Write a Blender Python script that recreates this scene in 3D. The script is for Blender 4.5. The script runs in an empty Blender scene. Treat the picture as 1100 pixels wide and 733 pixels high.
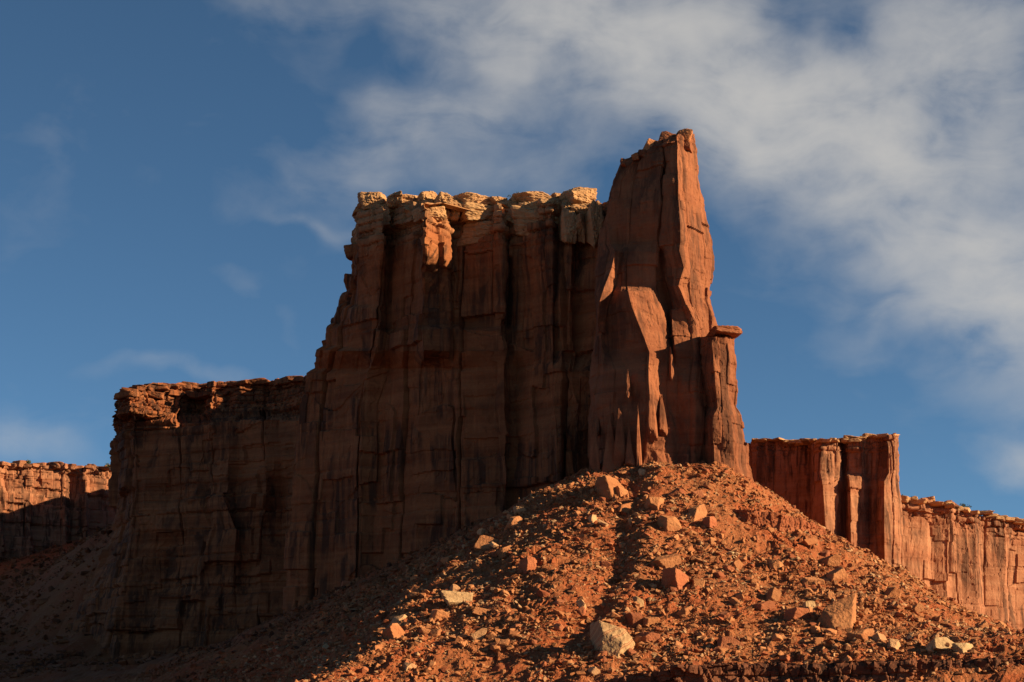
import bpy, bmesh, math, random
import numpy as np
from mathutils import Vector

scene = bpy.context.scene
COL = scene.collection

# ------------------------------------------------------------------ camera, sky, sun, exposure
W0, H0, LENS = 1100.0, 733.0, 70.0
FPX = LENS / 36.0 * W0
PITCH = math.radians(12.0)
CAMZ = 2.0
cam_d = bpy.data.cameras.new('camera')
cam_d.lens = LENS; cam_d.sensor_width = 36.0
cam_d.clip_start = 0.5; cam_d.clip_end = 30000.0
cam = bpy.data.objects.new('camera', cam_d); COL.objects.link(cam)
cam.location = (0, 0, CAMZ); cam.rotation_euler = (math.radians(90) + PITCH, 0, 0)
scene.camera = cam

SUN_AZ, SUN_EL = math.radians(77.0), math.radians(21.0)     # azimuth measured from the direction towards the camera (-Y), to the right (+X)
SDIR = Vector((math.sin(SUN_AZ) * math.cos(SUN_EL), -math.cos(SUN_AZ) * math.cos(SUN_EL), math.sin(SUN_EL)))
sun_d = bpy.data.lights.new('sun', 'SUN')
sun_d.energy = 5.0; sun_d.angle = math.radians(0.5); sun_d.color = (1.0, 0.78, 0.47)
sun = bpy.data.objects.new('sun', sun_d); COL.objects.link(sun)
sun.rotation_euler = (-SDIR).to_track_quat('-Z', 'Y').to_euler()
sun.location = (200, -100, 300)

scene.view_settings.view_transform = 'Standard'
scene.view_settings.look = 'None'
scene.view_settings.exposure = 1.15
scene.view_settings.gamma = 1.0
scene.view_settings.use_curve_mapping = False
SKY_STRENGTH = 0.05
CLOUD_LUM = 0.27


def ray(px, py):
    u = (px - W0 / 2) / FPX; v = (H0 / 2 - py) / FPX
    return (u, math.cos(PITCH) - v * math.sin(PITCH), math.sin(PITCH) + v * math.cos(PITCH))


def at(px, py, Y):
    """world point seen at photo pixel (px, py) at the depth Y"""
    d = ray(px, py); t = Y / d[1]
    return np.array((d[0] * t, Y, CAMZ + d[2] * t))


# ------------------------------------------------------------------ node helper
class NT:
    def __init__(self, tree):
        self.t = tree; self.n = tree.nodes; self.l = tree.links

    def node(self, typ, **kw):
        n = self.n.new(typ)
        for k, v in kw.items():
            setattr(n, k, v)
        return n

    def put(self, sock, v):
        if hasattr(v, 'is_output') or hasattr(v, 'links'):
            self.l.new(v, sock)
        else:
            sock.default_value = v

    def math(self, op, a, b=0.0, c=None, clamp=False):
        n = self.node('ShaderNodeMath', operation=op, use_clamp=clamp)
        self.put(n.inputs[0], a); self.put(n.inputs[1], b)
        if c is not None:
            self.put(n.inputs[2], c)
        return n.outputs[0]

    def noise(self, vec, scale, detail=4.0, rough=0.55, dist=0.0):
        n = self.node('ShaderNodeTexNoise')
        if vec is not None:
            self.put(n.inputs['Vector'], vec)
        n.inputs['Scale'].default_value = scale
        n.inputs['Detail'].default_value = detail
        n.inputs['Roughness'].default_value = rough
        n.inputs['Distortion'].default_value = dist
        return n.outputs['Fac']

    def mapping(self, vec, scale=(1, 1, 1), loc=(0, 0, 0)):
        n = self.node('ShaderNodeMapping')
        self.put(n.inputs['Vector'], vec)
        n.inputs['Scale'].default_value = scale
        n.inputs['Location'].default_value = loc
        return n.outputs[0]

    def ramp(self, fac, stops, interp='LINEAR'):
        n = self.node('ShaderNodeValToRGB')
        self.put(n.inputs[0], fac)
        cr = n.color_ramp; cr.interpolation = interp
        while len(cr.elements) < len(stops):
            cr.elements.new(0.5)
        for e, (p, c) in zip(cr.elements, stops):
            e.position = p
            e.color = (c, c, c, 1) if isinstance(c, (int, float)) else (*c, 1)
        return n.outputs[0]

    def mix(self, fac, a, b, blend='MIX'):
        n = self.node('ShaderNodeMix', data_type='RGBA', blend_type=blend)
        self.put(n.inputs[0], fac)
        for s, v in ((n.inputs[6], a), (n.inputs[7], b)):
            self.put(s, (*v, 1) if isinstance(v, tuple) and len(v) == 3 else v)
        return n.outputs[2]


# ------------------------------------------------------------------ sky with cirrus
world = bpy.data.worlds.new('World'); scene.world = world
world.use_nodes = True
wt = NT(world.node_tree); wt.n.clear()
sky = wt.node('ShaderNodeTexSky', sky_type='NISHITA', sun_disc=False)
sky.sun_elevation = SUN_EL
sky.sun_rotation = math.atan2(SDIR.x, SDIR.y)
sky.altitude = 3000; sky.air_density = 0.68; sky.dust_density = 0.15; sky.ozone_density = 3.6
tc = wt.node('ShaderNodeTexCoord')
sep = wt.node('ShaderNodeSeparateXYZ'); wt.l.new(tc.outputs['Generated'], sep.inputs[0])
az = wt.math('ARCTAN2', sep.outputs[0], sep.outputs[1])
el = wt.math('ARCSINE', sep.outputs[2])
# angle coordinates in degrees; large-scale warp makes the edges of the cloud masses wander
cmb = wt.node('ShaderNodeCombineXYZ')
azd = wt.math('MULTIPLY', az, 57.2958); eld = wt.math('MULTIPLY', el, 57.2958)
wt.put(cmb.inputs[0], azd); wt.put(cmb.inputs[1], eld)
ang = cmb.outputs[0]
wn = wt.node('ShaderNodeTexNoise'); wt.put(wn.inputs['Vector'], ang)
wn.inputs['Scale'].default_value = 0.30; wn.inputs['Detail'].default_value = 2.5
wv = wt.node('ShaderNodeVectorMath', operation='SUBTRACT'); wt.l.new(wn.outputs['Color'], wv.inputs[0]); wv.inputs[1].default_value = (0.5, 0.5, 0.5)
wsc = wt.node('ShaderNodeVectorMath', operation='SCALE'); wt.l.new(wv.outputs[0], wsc.inputs[0]); wsc.inputs['Scale'].default_value = 3.6
wad = wt.node('ShaderNodeVectorMath', operation='ADD'); wt.l.new(ang, wad.inputs[0]); wt.l.new(wsc.outputs[0], wad.inputs[1])
warped = wad.outputs[0]
sw = wt.node('ShaderNodeSeparateXYZ'); wt.l.new(warped, sw.inputs[0])


def degs(px, py):
    d = ray(px, py)
    return math.degrees(math.atan2(d[0], d[1])), math.degrees(math.asin(d[2] / math.sqrt(d[0] ** 2 + d[1] ** 2 + d[2] ** 2)))


def blob(px, py, rx, ry, rot, amp):
    """soft elongated cloud mass around the sky direction seen at (px, py); radii in photo pixels, rot in degrees clockwise"""
    a0, e0 = degs(px, py)
    kx, ky = rx / FPX * 57.3, ry / FPX * 57.3
    c, s = math.cos(math.radians(-rot)), math.sin(math.radians(-rot))
    dx = wt.math('SUBTRACT', sw.outputs[0], a0); dy = wt.math('SUBTRACT', sw.outputs[1], e0)
    u = wt.math('ADD', wt.math('MULTIPLY', dx, c / kx), wt.math('MULTIPLY', dy, s / kx))
    v = wt.math('ADD', wt.math('MULTIPLY', dx, -s / ky), wt.math('MULTIPLY', dy, c / ky))
    q = wt.math('ADD', wt.math('MULTIPLY', u, u), wt.math('MULTIPLY', v, v))
    return wt.math('MULTIPLY', wt.math('EXPONENT', wt.math('MULTIPLY', q, -1.0)), amp)


BLOBS = [(760, 60, 300, 80, 8, 0.62), (960, 200, 230, 90, 38, 0.85), (1090, 310, 70, 110, -15, 0.55), (500, 118, 165, 38, -20, 0.50),
         (620, 30, 200, 55, 5, 0.34), (1060, 60, 140, 60, 40, 0.55), (800, 130, 160, 60, 15, 0.50), (560, 190, 150, 35, -5, 0.20),
         (255, 300, 95, 12, 38, 0.05), (335, 240, 60, 12, 12, 0.16), (1085, 482, 45, 18, 0, 0.36), (15, 462, 70, 28, 12, 0.24),
         (200, 396, 90, 12, -4, 0.14), (60, 170, 50, 70, 30, 0.05), (1000, 345, 90, 28, -12, 0.28), (330, 10, 140, 20, 5, 0.12),
         (585, 95, 70, 24, -20, -0.35), (880, 225, 70, 40, 20, -0.20), (900, 20, 80, 30, 20, -0.32), (690, 200, 80, 40, 0, -0.1), (420, 60, 60, 40, 10, -0.12)]
tot = None
for b in BLOBS:
    g = blob(*b)
    tot = g if tot is None else wt.math('ADD', tot, g)
# wispy fibres stretched along the wind, plus a finer curdled texture
half = wt.node('ShaderNodeVectorMath', operation='SCALE'); wt.l.new(wsc.outputs[0], half.inputs[0]); half.inputs['Scale'].default_value = 0.35
wad2 = wt.node('ShaderNodeVectorMath', operation='ADD'); wt.l.new(ang, wad2.inputs[0]); wt.l.new(half.outputs[0], wad2.inputs[1])
rotn = wt.node('ShaderNodeMapping'); wt.l.new(wad2.outputs[0], rotn.inputs[0])
rotn.inputs['Rotation'].default_value = (0, 0, math.radians(30)); rotn.inputs['Scale'].default_value = (0.30, 0.66, 1)
fib = wt.noise(rotn.outputs[0], 1.0, 9.0, 0.55, 0.35)
fine = wt.noise(ang, 0.8, 7.0, 0.5, 0.0)
tex = wt.math('ADD', wt.math('MULTIPLY', fib, 0.70), wt.math('MULTIPLY', fine, 0.30))
texc = wt.math('MULTIPLY_ADD', wt.math('SUBTRACT', tex, 0.5), 3.5, 0.97)
dens = wt.math('MULTIPLY', tot, texc)
dens = wt.math('ADD', dens, wt.math('MULTIPLY', wt.math('SUBTRACT', tex, 0.60), 0.25))
dens = wt.math('MAXIMUM', dens, 0.0)
dens = wt.math('MULTIPLY', wt.math('SUBTRACT', 1.0, wt.math('EXPONENT', wt.math('MULTIPLY', dens, -1.15))), 0.92)
bg1 = wt.node('ShaderNodeBackground'); wt.l.new(wt.mix(1.0, sky.outputs[0], (0.88, 1.02, 0.90), 'MULTIPLY'), bg1.inputs[0]); bg1.inputs[1].default_value = SKY_STRENGTH
bg2 = wt.node('ShaderNodeBackground'); bg2.inputs[0].default_value = (1.0, 0.96, 0.90, 1); bg2.inputs[1].default_value = CLOUD_LUM
mx = wt.node('ShaderNodeMixShader'); wt.l.new(dens, mx.inputs[0]); wt.l.new(bg1.outputs[0], mx.inputs[1]); wt.l.new(bg2.outputs[0], mx.inputs[2])
wo = wt.node('ShaderNodeOutputWorld'); wt.l.new(mx.outputs[0], wo.inputs[0])


# ------------------------------------------------------------------ numpy noise
def _h(ix, iy, iz, seed):
    h = (ix.astype(np.int64) * 374761393 + iy.astype(np.int64) * 668265263 + iz.astype(np.int64) * 2147483647 + seed * 974634777) & 0xFFFFFFFF
    h = ((h ^ (h >> 13)) * 1274126177) & 0xFFFFFFFF
    h = ((h ^ (h >> 16)) * 2246822519) & 0xFFFFFFFF
    return (h ^ (h >> 15)) & 0xFFFFFFFF


def _hf(ix, iy, iz, seed):
    return _h(ix, iy, iz, seed) / 4294967296.0


_G = np.array([(1, 1, 0), (-1, 1, 0), (1, -1, 0), (-1, -1, 0), (1, 0, 1), (-1, 0, 1), (1, 0, -1), (-1, 0, -1),
               (0, 1, 1), (0, -1, 1), (0, 1, -1), (0, -1, -1)], float)


def perlin(p, seed=0):
    f = np.floor(p); i = f.astype(np.int64); f = p - f
    u = f * f * f * (f * (f * 6 - 15) + 10)
    out = np.zeros(len(p))
    for dx in (0, 1):
        for dy in (0, 1):
            for dz in (0, 1):
                g = _G[_h(i[:, 0] + dx, i[:, 1] + dy, i[:, 2] + dz, seed) % 12]
                dot = g[:, 0] * (f[:, 0] - dx) + g[:, 1] * (f[:, 1] - dy) + g[:, 2] * (f[:, 2] - dz)
                w = (u[:, 0] if dx else 1 - u[:, 0]) * (u[:, 1] if dy else 1 - u[:, 1]) * (u[:, 2] if dz else 1 - u[:, 2])
                out += w * dot
    return out


def fbm(p, octv=4, seed=0, gain=0.5, ridged=False):
    a, s, out = 1.0, 0.0, np.zeros(len(p)); q = np.array(p, float)
    for k in range(octv):
        n = perlin(q, seed + k * 17)
        if ridged:
            n = 0.5 - 2 * np.abs(n)
        out += a * n; s += a; a *= gain; q = q * 2.03 + 11.7
    return out / s


def worley(p, seed=0):
    """nearest and second nearest jittered cell: random value, second random value, vector from the centre, F2 - F1"""
    i = np.floor(p).astype(np.int64)
    n = len(p)
    f1 = np.full(n, 1e9); f2 = np.full(n, 1e9)
    r1 = np.zeros(n); r2 = np.zeros(n); r3 = np.zeros(n); off = np.zeros((n, 3))
    for dx in (-1, 0, 1):
        for dy in (-1, 0, 1):
            for dz in (-1, 0, 1):
                cx, cy, cz = i[:, 0] + dx, i[:, 1] + dy, i[:, 2] + dz
                o = np.stack((p[:, 0] - cx - _hf(cx, cy, cz, seed), p[:, 1] - cy - _hf(cx, cy, cz, seed + 1), p[:, 2] - cz - _hf(cx, cy, cz, seed + 2)), 1)
                d = np.sqrt((o * o).sum(1))
                m = d < f1
                f2 = np.where(m, f1, np.minimum(f2, d))
                f1 = np.where(m, d, f1)
                if m.any():
                    a, b, c = cx[m], cy[m], cz[m]
                    r1[m] = _hf(a, b, c, seed + 3); r2[m] = _hf(a, b, c, seed + 4); r3[m] = _hf(a, b, c, seed + 5)
                    off[m] = o[m]
    return r1, r2, r3, off, f2 - f1


def blocks(s, z, sx, sz, seed, crack=0.0, wob=0.014, tier=0.0):
    """upright slabs with square corners: columns split at irregular heights, each slab standing proud or back; open joints between columns"""
    n = len(s); o = np.zeros(n, np.int64)
    w = np.stack((s / (sx * 1.5), z / (sx * 2.5), np.full(n, seed * 2.3)), 1)
    a = s / sx + wob * 4 * perlin(w, seed) + wob * perlin(w * 5.1, seed + 1)
    if tier:                                                        # joints stop at bedding planes: every storey of the wall has its own columns
        tz = z / tier + 0.35 * np.floor(s / (sx * 3.1)) % 1.0 + 0.5 * perlin(w * 0.7, seed + 21)
        k = np.floor(tz).astype(np.int64)
        a = a + 40.0 * _hf(k, np.floor(s / (sx * 3.1)).astype(np.int64), o, seed + 22)
        crack = crack * (_hf(k, o, o, seed + 23) < 0.7)
    i = np.floor(a).astype(np.int64)
    e0 = i + 0.62 * (_hf(i, o, o, seed) - 0.5) + 0.31
    col = np.where(a < e0, i - 1, i)
    lo = col + 0.62 * (_hf(col, o, o, seed) - 0.5) + 0.31
    hi = col + 1 + 0.62 * (_hf(col + 1, o, o, seed) - 0.5) + 0.31
    t = (a - lo) / (hi - lo)
    b = z / sz + 7.0 * _hf(col, o, o, seed + 2) + wob * 3 * perlin(w * 2.7, seed + 3)
    j = np.floor(b).astype(np.int64)
    f0 = j + 0.7 * (_hf(col, j, o, seed + 4) - 0.5) + 0.35
    row = np.where(b < f0, j - 1, j)
    flo = row + 0.7 * (_hf(col, row, o, seed + 4) - 0.5) + 0.35
    fhi = row + 1 + 0.7 * (_hf(col, row + 1, o, seed + 4) - 0.5) + 0.35
    tv = (b - flo) / (fhi - flo)
    d = 2 * (_hf(col, row, o, seed + 5) - 0.5) + 1.1 * (_hf(col, o, o, seed + 6) - 0.5)
    d = d + (t - 0.5) * 1.6 * (_hf(col, row, o, seed + 7) - 0.5) + (tv - 0.5) * 0.9 * (_hf(col, row, o, seed + 8) - 0.65)
    if np.any(crack):
        dist = np.minimum(t * _hf(col, o, o, seed + 9) ** -0.5, (1 - t) * _hf(col + 1, o, o, seed + 9) ** -0.5) * (hi - lo) * sx
        d = d - crack * np.exp(-(dist / 0.40) ** 2)
    return d


def planes(s, z, sx, sz, seed):
    """a continuous surface of flat triangular facets over (arc length, height): sharp arrises, no steps"""
    w = np.stack((s / (sx * 3.5), z / (sz * 3.5), np.full(len(s), seed * 3.7)), 1)
    a = s / sx + 0.9 * perlin(w, seed) + 0.35 * z / sz; b = z / sz + 0.9 * perlin(w + 31.3, seed + 1)
    i, j = np.floor(a).astype(np.int64), np.floor(b).astype(np.int64)
    u, v = a - i, b - j
    k = np.zeros_like(i)
    h00, h10, h01, h11 = (_hf(i + p, j + q, k, seed + 5) - 0.5 for p, q in ((0, 0), (1, 0), (0, 1), (1, 1)))
    flip = _hf(i, j, k, seed + 9) < 0.5
    A = np.where(u > v, h00 + u * (h10 - h00) + v * (h11 - h10), h00 + v * (h01 - h00) + u * (h11 - h01))
    u2 = 1 - u
    B = np.where(u2 > v, h10 + u2 * (h00 - h10) + v * (h01 - h00), h10 + v * (h11 - h10) + u2 * (h01 - h11))
    return np.where(flip, A, B) * 2


def sstep(a, b, x):
    t = np.clip((x - a) / (b - a), 0, 1)
    return t * t * (3 - 2 * t)


# ------------------------------------------------------------------ mesh / object helpers
def mesh_from(name, V, F, mat, smooth=False):
    me = bpy.data.meshes.new(name)
    V = np.asarray(V, np.float32); F = np.asarray(F, np.int32)
    k = F.shape[1]
    me.vertices.add(len(V)); me.vertices.foreach_set('co', V.ravel())
    me.loops.add(F.size); me.loops.foreach_set('vertex_index', F.ravel())
    me.polygons.add(len(F)); me.polygons.foreach_set('loop_start', np.arange(0, F.size, k, dtype=np.int32))
    me.polygons.foreach_set('loop_total', np.full(len(F), k, np.int32))
    me.polygons.foreach_set('use_smooth', np.full(len(F), smooth, bool))
    me.update(calc_edges=True); me.validate()
    if mat:
        me.materials.append(mat)
    return me


def link(name, me, parent=None, loc=(0, 0, 0)):
    o = bpy.data.objects.new(name, me); COL.objects.link(o)
    o.location = loc
    if parent:
        o.parent = parent
    return o


def tag(o, label=None, cat=None, group=None, kind=None):
    if label: o['label'] = label
    if cat: o['category'] = cat
    if group: o['group'] = group
    if kind: o['kind'] = kind
    return o


def grid_faces(nv, ns, wrap):
    j = np.arange(nv - 1)[:, None]; i = np.arange(ns if wrap else ns - 1)[None, :]
    i2 = (i + 1) % ns
    a = j * ns + i; b = j * ns + i2; c = (j + 1) * ns + i2; d = (j + 1) * ns + i
    return np.stack((a, b, c, d), -1).reshape(-1, 4)


# ------------------------------------------------------------------ materials
def rock_material(name, dark, mid, light, varnish=0.5, local=False, strata=0.5, plain=None, cap=None, cap_z=None, bump=0.5, grain=1.0, pale=None):
    """layered desert sandstone: blotches, horizontal bedding, vertical varnish streaks, fine grain.  cap: paler upper beds above height cap_z."""
    m = bpy.data.materials.new(name); m.use_nodes = True
    t = NT(m.node_tree); t.n.clear()
    g = t.node('ShaderNodeNewGeometry'); pos = g.outputs['Position']
    if local:                                                       # bedding turns with the fallen block
        tco = t.node('ShaderNodeTexCoord'); oin = t.node('ShaderNodeObjectInfo')
        ad = t.node('ShaderNodeVectorMath', operation='ADD'); t.l.new(tco.outputs['Object'], ad.inputs[0])
        sc_ = t.node('ShaderNodeVectorMath', operation='SCALE'); sc_.inputs[0].default_value = (37.0, 53.0, 71.0); t.l.new(oin.outputs['Random'], sc_.inputs['Scale'])
        t.l.new(sc_.outputs[0], ad.inputs[1]); pos = ad.outputs[0]
    blot = t.noise(pos, 0.055, 6, 0.6, 0.8)
    bed = t.noise(t.mapping(pos, (0.012, 0.012, 0.42)), 1.0, 5, 0.62, 0.25)
    bed2 = t.noise(t.mapping(pos, (0.04, 0.04, 1.9)), 1.0, 3, 0.6, 0.2)
    col = t.mix(t.ramp(blot, [(0.32, 0.0), (0.68, 1.0)]), dark, mid)
    col = t.mix(t.math('MULTIPLY', t.ramp(bed, [(0.38, 0.0), (0.66, 1.0)]), strata), col, light)
    col = t.mix(t.math('MULTIPLY', t.ramp(bed2, [(0.50, 0.0), (0.62, 1.0)]), strata * 0.18), col, dark)
    if cap:
        sp = t.node('ShaderNodeSeparateXYZ'); t.l.new(pos, sp.inputs[0])
        zz = t.math('ADD', sp.outputs[2], t.math('MULTIPLY', t.math('SUBTRACT', blot, 0.5), 14.0))
        f = t.math('MULTIPLY', t.math('SUBTRACT', zz, cap_z), 1 / 7.0, clamp=True)
        f = t.math('MULTIPLY', f, t.ramp(bed2, [(0.30, 1.0), (0.75, 0.55)]))
        col = t.mix(f, col, cap)
    # desert varnish: dark streaks running down the face
    st = t.noise(t.mapping(pos, (0.36, 0.36, 0.022)), 1.0, 5, 0.62, 0.5)
    pat = t.noise(pos, 0.045, 4, 0.55, 0.6)
    v = t.math('MULTIPLY', t.ramp(st, [(0.46, 0.0), (0.56, 1.0)]), t.ramp(pat, [(0.42, 0.0), (0.53, 1.0)]))
    if cap:
        v = t.math('MULTIPLY', v, t.math('SUBTRACT', 1.0, t.math('MULTIPLY', f, 0.75)))
    col = t.mix(t.math('MULTIPLY', v, varnish), col, (0.040, 0.022, 0.015))
    st2 = t.noise(t.mapping(pos, (0.8, 0.8, 0.05), (7, 3, 1)), 1.0, 4, 0.6, 0.3)
    col = t.mix(t.math('MULTIPLY', t.ramp(st2, [(0.55, 0.0), (0.70, 1.0)]), 0.30), col, light)
    fine = t.noise(pos, 2.6 * grain, 6, 0.7)
    col = t.mix(t.ramp(fine, [(0.30, 0.45), (0.70, 0.0)]), col, dark)
    if name == 'talus_dirt':                                         # redder bare soil in patches
        col = t.mix(t.ramp(t.noise(pos, 0.075, 5, 0.6, 0.6), [(0.44, 0.0), (0.60, 0.85)]), col, (0.30, 0.072, 0.024))
    if pale:
        col = t.mix(t.ramp(t.noise(pos, 0.9, 3, 0.6), [(0.60, 0.0), (0.68, pale[0])]), col, pale[1])
    if plain:                                                       # unseen flats beyond the slope, made dark to cut bounce light
        sp = t.node('ShaderNodeSeparateXYZ'); t.l.new(pos, sp.inputs[0])
        a = t.math('MULTIPLY', t.math('SUBTRACT', 380.0, sp.outputs[1]), 1 / 25.0, clamp=True)
        b = t.math('MULTIPLY', t.math('SUBTRACT', t.math('ABSOLUTE', sp.outputs[0]), 330.0), 1 / 60.0, clamp=True)
        low_bounce = t.mix(t.ramp(t.noise(pos, 0.35, 5, 0.65), [(0.40, 0.0), (0.60, 1.0)]), plain[0], plain[1])
        col = t.mix(t.math('MAXIMUM', a, b), col, low_bounce)
    oi = t.node('ShaderNodeObjectInfo')
    hsv = t.node('ShaderNodeHueSaturation'); t.l.new(col, hsv.inputs['Color'])
    t.put(hsv.inputs['Value'], t.math('MULTIPLY_ADD', oi.outputs['Random'], 0.30, 0.85))
    bs = t.node('ShaderNodeBsdfPrincipled')
    t.l.new(hsv.outputs[0], bs.inputs['Base Color']); bs.inputs['Roughness'].default_value = 0.92
    bs.inputs['Specular IOR Level'].default_value = 0.15
    h = t.math('ADD', t.math('MULTIPLY', t.noise(pos, 0.7 * grain, 8, 0.60, 0.3), 0.5), t.math('MULTIPLY', fine, 0.12))
    h = t.math('ADD', h, t.math('MULTIPLY', bed2, 0.22 * strata))
    h = t.math('ADD', h, t.math('MULTIPLY', st, 0.06))
    bp = t.node('ShaderNodeBump'); bp.inputs['Strength'].default_value = bump; bp.inputs['Distance'].default_value = 1.0
    t.l.new(h, bp.inputs['Height']); t.l.new(bp.outputs[0], bs.inputs['Normal'])
    o = t.node('ShaderNodeOutputMaterial'); t.l.new(bs.outputs[0], o.inputs[0])
    return m


M_TOWER = rock_material('tower_sandstone', (0.155, 0.048, 0.022), (0.275, 0.092, 0.041), (0.38, 0.145, 0.066), varnish=0.7, strata=0.45, bump=0.5)
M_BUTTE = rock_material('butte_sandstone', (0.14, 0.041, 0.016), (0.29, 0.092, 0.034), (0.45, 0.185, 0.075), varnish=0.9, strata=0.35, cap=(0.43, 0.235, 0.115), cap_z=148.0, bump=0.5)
M_CAP = rock_material('cap_sandstone', (0.33, 0.155, 0.068), (0.47, 0.255, 0.120), (0.56, 0.345, 0.175), varnish=0.35, strata=0.45, bump=0.45)
M_MESA = rock_material('mesa_sandstone', (0.13, 0.037, 0.014), (0.26, 0.080, 0.030), (0.41, 0.16, 0.066), varnish=0.85, strata=0.65, bump=0.5)
M_WALL = rock_material('wall_sandstone', (0.20, 0.070, 0.034), (0.33, 0.130, 0.066), (0.44, 0.225, 0.125), varnish=0.85, strata=0.45, bump=0.45)
M_LEDGE_SHADE = rock_material('shade_toned_ledge_sandstone', (0.10, 0.032, 0.016), (0.17, 0.058, 0.028), (0.27, 0.105, 0.052), varnish=0.9, strata=0.7, bump=0.5)  # varnish plus extra darkness standing in for shade on the ledge face
M_RED = rock_material('red_mudstone', (0.22, 0.058, 0.024), (0.31, 0.082, 0.032), (0.38, 0.125, 0.055), varnish=0.15, strata=0.8, bump=0.6)
M_BOULDER = rock_material('boulder_sandstone', (0.27, 0.092, 0.036), (0.42, 0.163, 0.066), (0.50, 0.23, 0.10), varnish=0.12, strata=0.8, local=True, bump=0.5, grain=1.6)
M_TAN = rock_material('tan_boulder_sandstone', (0.33, 0.16, 0.075), (0.45, 0.235, 0.115), (0.52, 0.31, 0.165), varnish=0.10, strata=0.8, local=True, bump=0.5, grain=1.6)
M_PALE = rock_material('pale_limestone', (0.28, 0.155, 0.074), (0.40, 0.245, 0.122), (0.49, 0.325, 0.175), varnish=0.08, strata=0.8, local=True, bump=0.5, grain=1.6)
M_DIRT = rock_material('talus_dirt', (0.24, 0.072, 0.027), (0.35, 0.118, 0.043), (0.43, 0.185, 0.078), varnish=0.0, strata=0.12, bump=0.9, grain=1.5, pale=(0.45, (0.42, 0.24, 0.12)), plain=((0.05, 0.036, 0.018), (0.13, 0.058, 0.028)))


# ------------------------------------------------------------------ terrain
def tps(ctrl):
    C = np.array(ctrl, float); X = C[:, :2] / 100.0; z = C[:, 2]
    def U(r2):
        return 0.5 * r2 * np.log(r2 + 1e-12)
    n = len(X)
    K = U(((X[:, None] - X[None]) ** 2).sum(-1)) + np.eye(n) * 1e-4
    Pm = np.hstack((np.ones((n, 1)), X))
    A = np.block([[K, Pm], [Pm.T, np.zeros((3, 3))]])
    w = np.linalg.solve(A, np.concatenate((z, np.zeros(3))))
    def f(x, y):
        q = np.stack((x, y), 1) / 100.0
        out = w[n] + q @ w[n + 1:]
        for k in range(n):
            out = out + w[k] * U(((q - X[k]) ** 2).sum(1))
        return out
    return f


TALUS = [(635, 503, 506), (665, 497, 500), (700, 497, 499), (740, 500, 495), (775, 503, 493), (800, 510, 496),
         (840, 545, 486), (880, 571, 482), (920, 592, 478), (960, 613, 475), (1030, 652, 470), (1100, 686, 466), (1180, 730, 462),
         (560, 541, 512), (450, 596, 530), (340, 645, 552), (230, 700, 600), (140, 712, 680),
         (600, 520, 497), (545, 572, 480), (480, 632, 452), (400, 692, 424), (330, 734, 406), (250, 790, 390),
         (450, 734, 402), (600, 734, 395), (750, 722, 392), (900, 714, 390), (1050, 708, 389), (1150, 706, 388),
         (700, 600, 449), (620, 650, 428), (800, 620, 440), (900, 650, 425), (1000, 668, 425), (700, 680, 412), (850, 690, 405)]
CTRL = [tuple(at(*c)) for c in TALUS]
CTRL += [(-60, 425, 9), (-62, 455, 14), (-64, 485, 24), (-95, 470, 8), (-110, 560, 26), (-130, 640, 34), (-150, 500, 8), (-60, 400, 4), (-160, 700, 42),
         (60, 540, 60), (100, 560, 40), (140, 560, 20), (160, 520, 12), (180, 460, 6), (130, 640, 30), (200, 650, 20), (60, 640, 60), (0, 600, 70), (-40, 700, 60),
         (-260, 600, 30), (-300, 480, 6), (300, 480, 4), (300, 640, 10), (-200, 395, 3), (250, 395, 6),
         (0, 372, 8), (80, 372, 8), (-80, 372, 4), (150, 372, 8)]
CTRL += [tuple(at(*c)) for c in ((114, 565, 820), (60, 605, 890), (0, 635, 870), (106, 622, 750), (60, 672, 735), (20, 700, 715), (-40, 690, 800), (140, 692, 700), (60, 590, 960))] + [(-330, 760, 60)]
_f = tps(CTRL)
# a gully washed into the middle of the slope: its right bank stands in its own shade
GULLY = [at(688, 530, 487), at(672, 575, 462), at(664, 615, 442), at(640, 655, 424), at(615, 690, 411)]


def seg_dist(x, y, line):
    best = np.full(len(x), 1e9); side = np.zeros(len(x))
    for a, b in zip(line[:-1], line[1:]):
        d = np.array((b[0] - a[0], b[1] - a[1])); L2 = (d ** 2).sum()
        t = np.clip(((x - a[0]) * d[0] + (y - a[1]) * d[1]) / L2, 0, 1)
        ex, ey = x - a[0] - t * d[0], y - a[1] - t * d[1]
        dist = np.hypot(ex, ey)
        m = dist < best
        best = np.where(m, dist, best); side = np.where(m, d[0] * ey - d[1] * ex, side)
    return best * np.sign(side)          # positive: on the right bank seen from the camera


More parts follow.
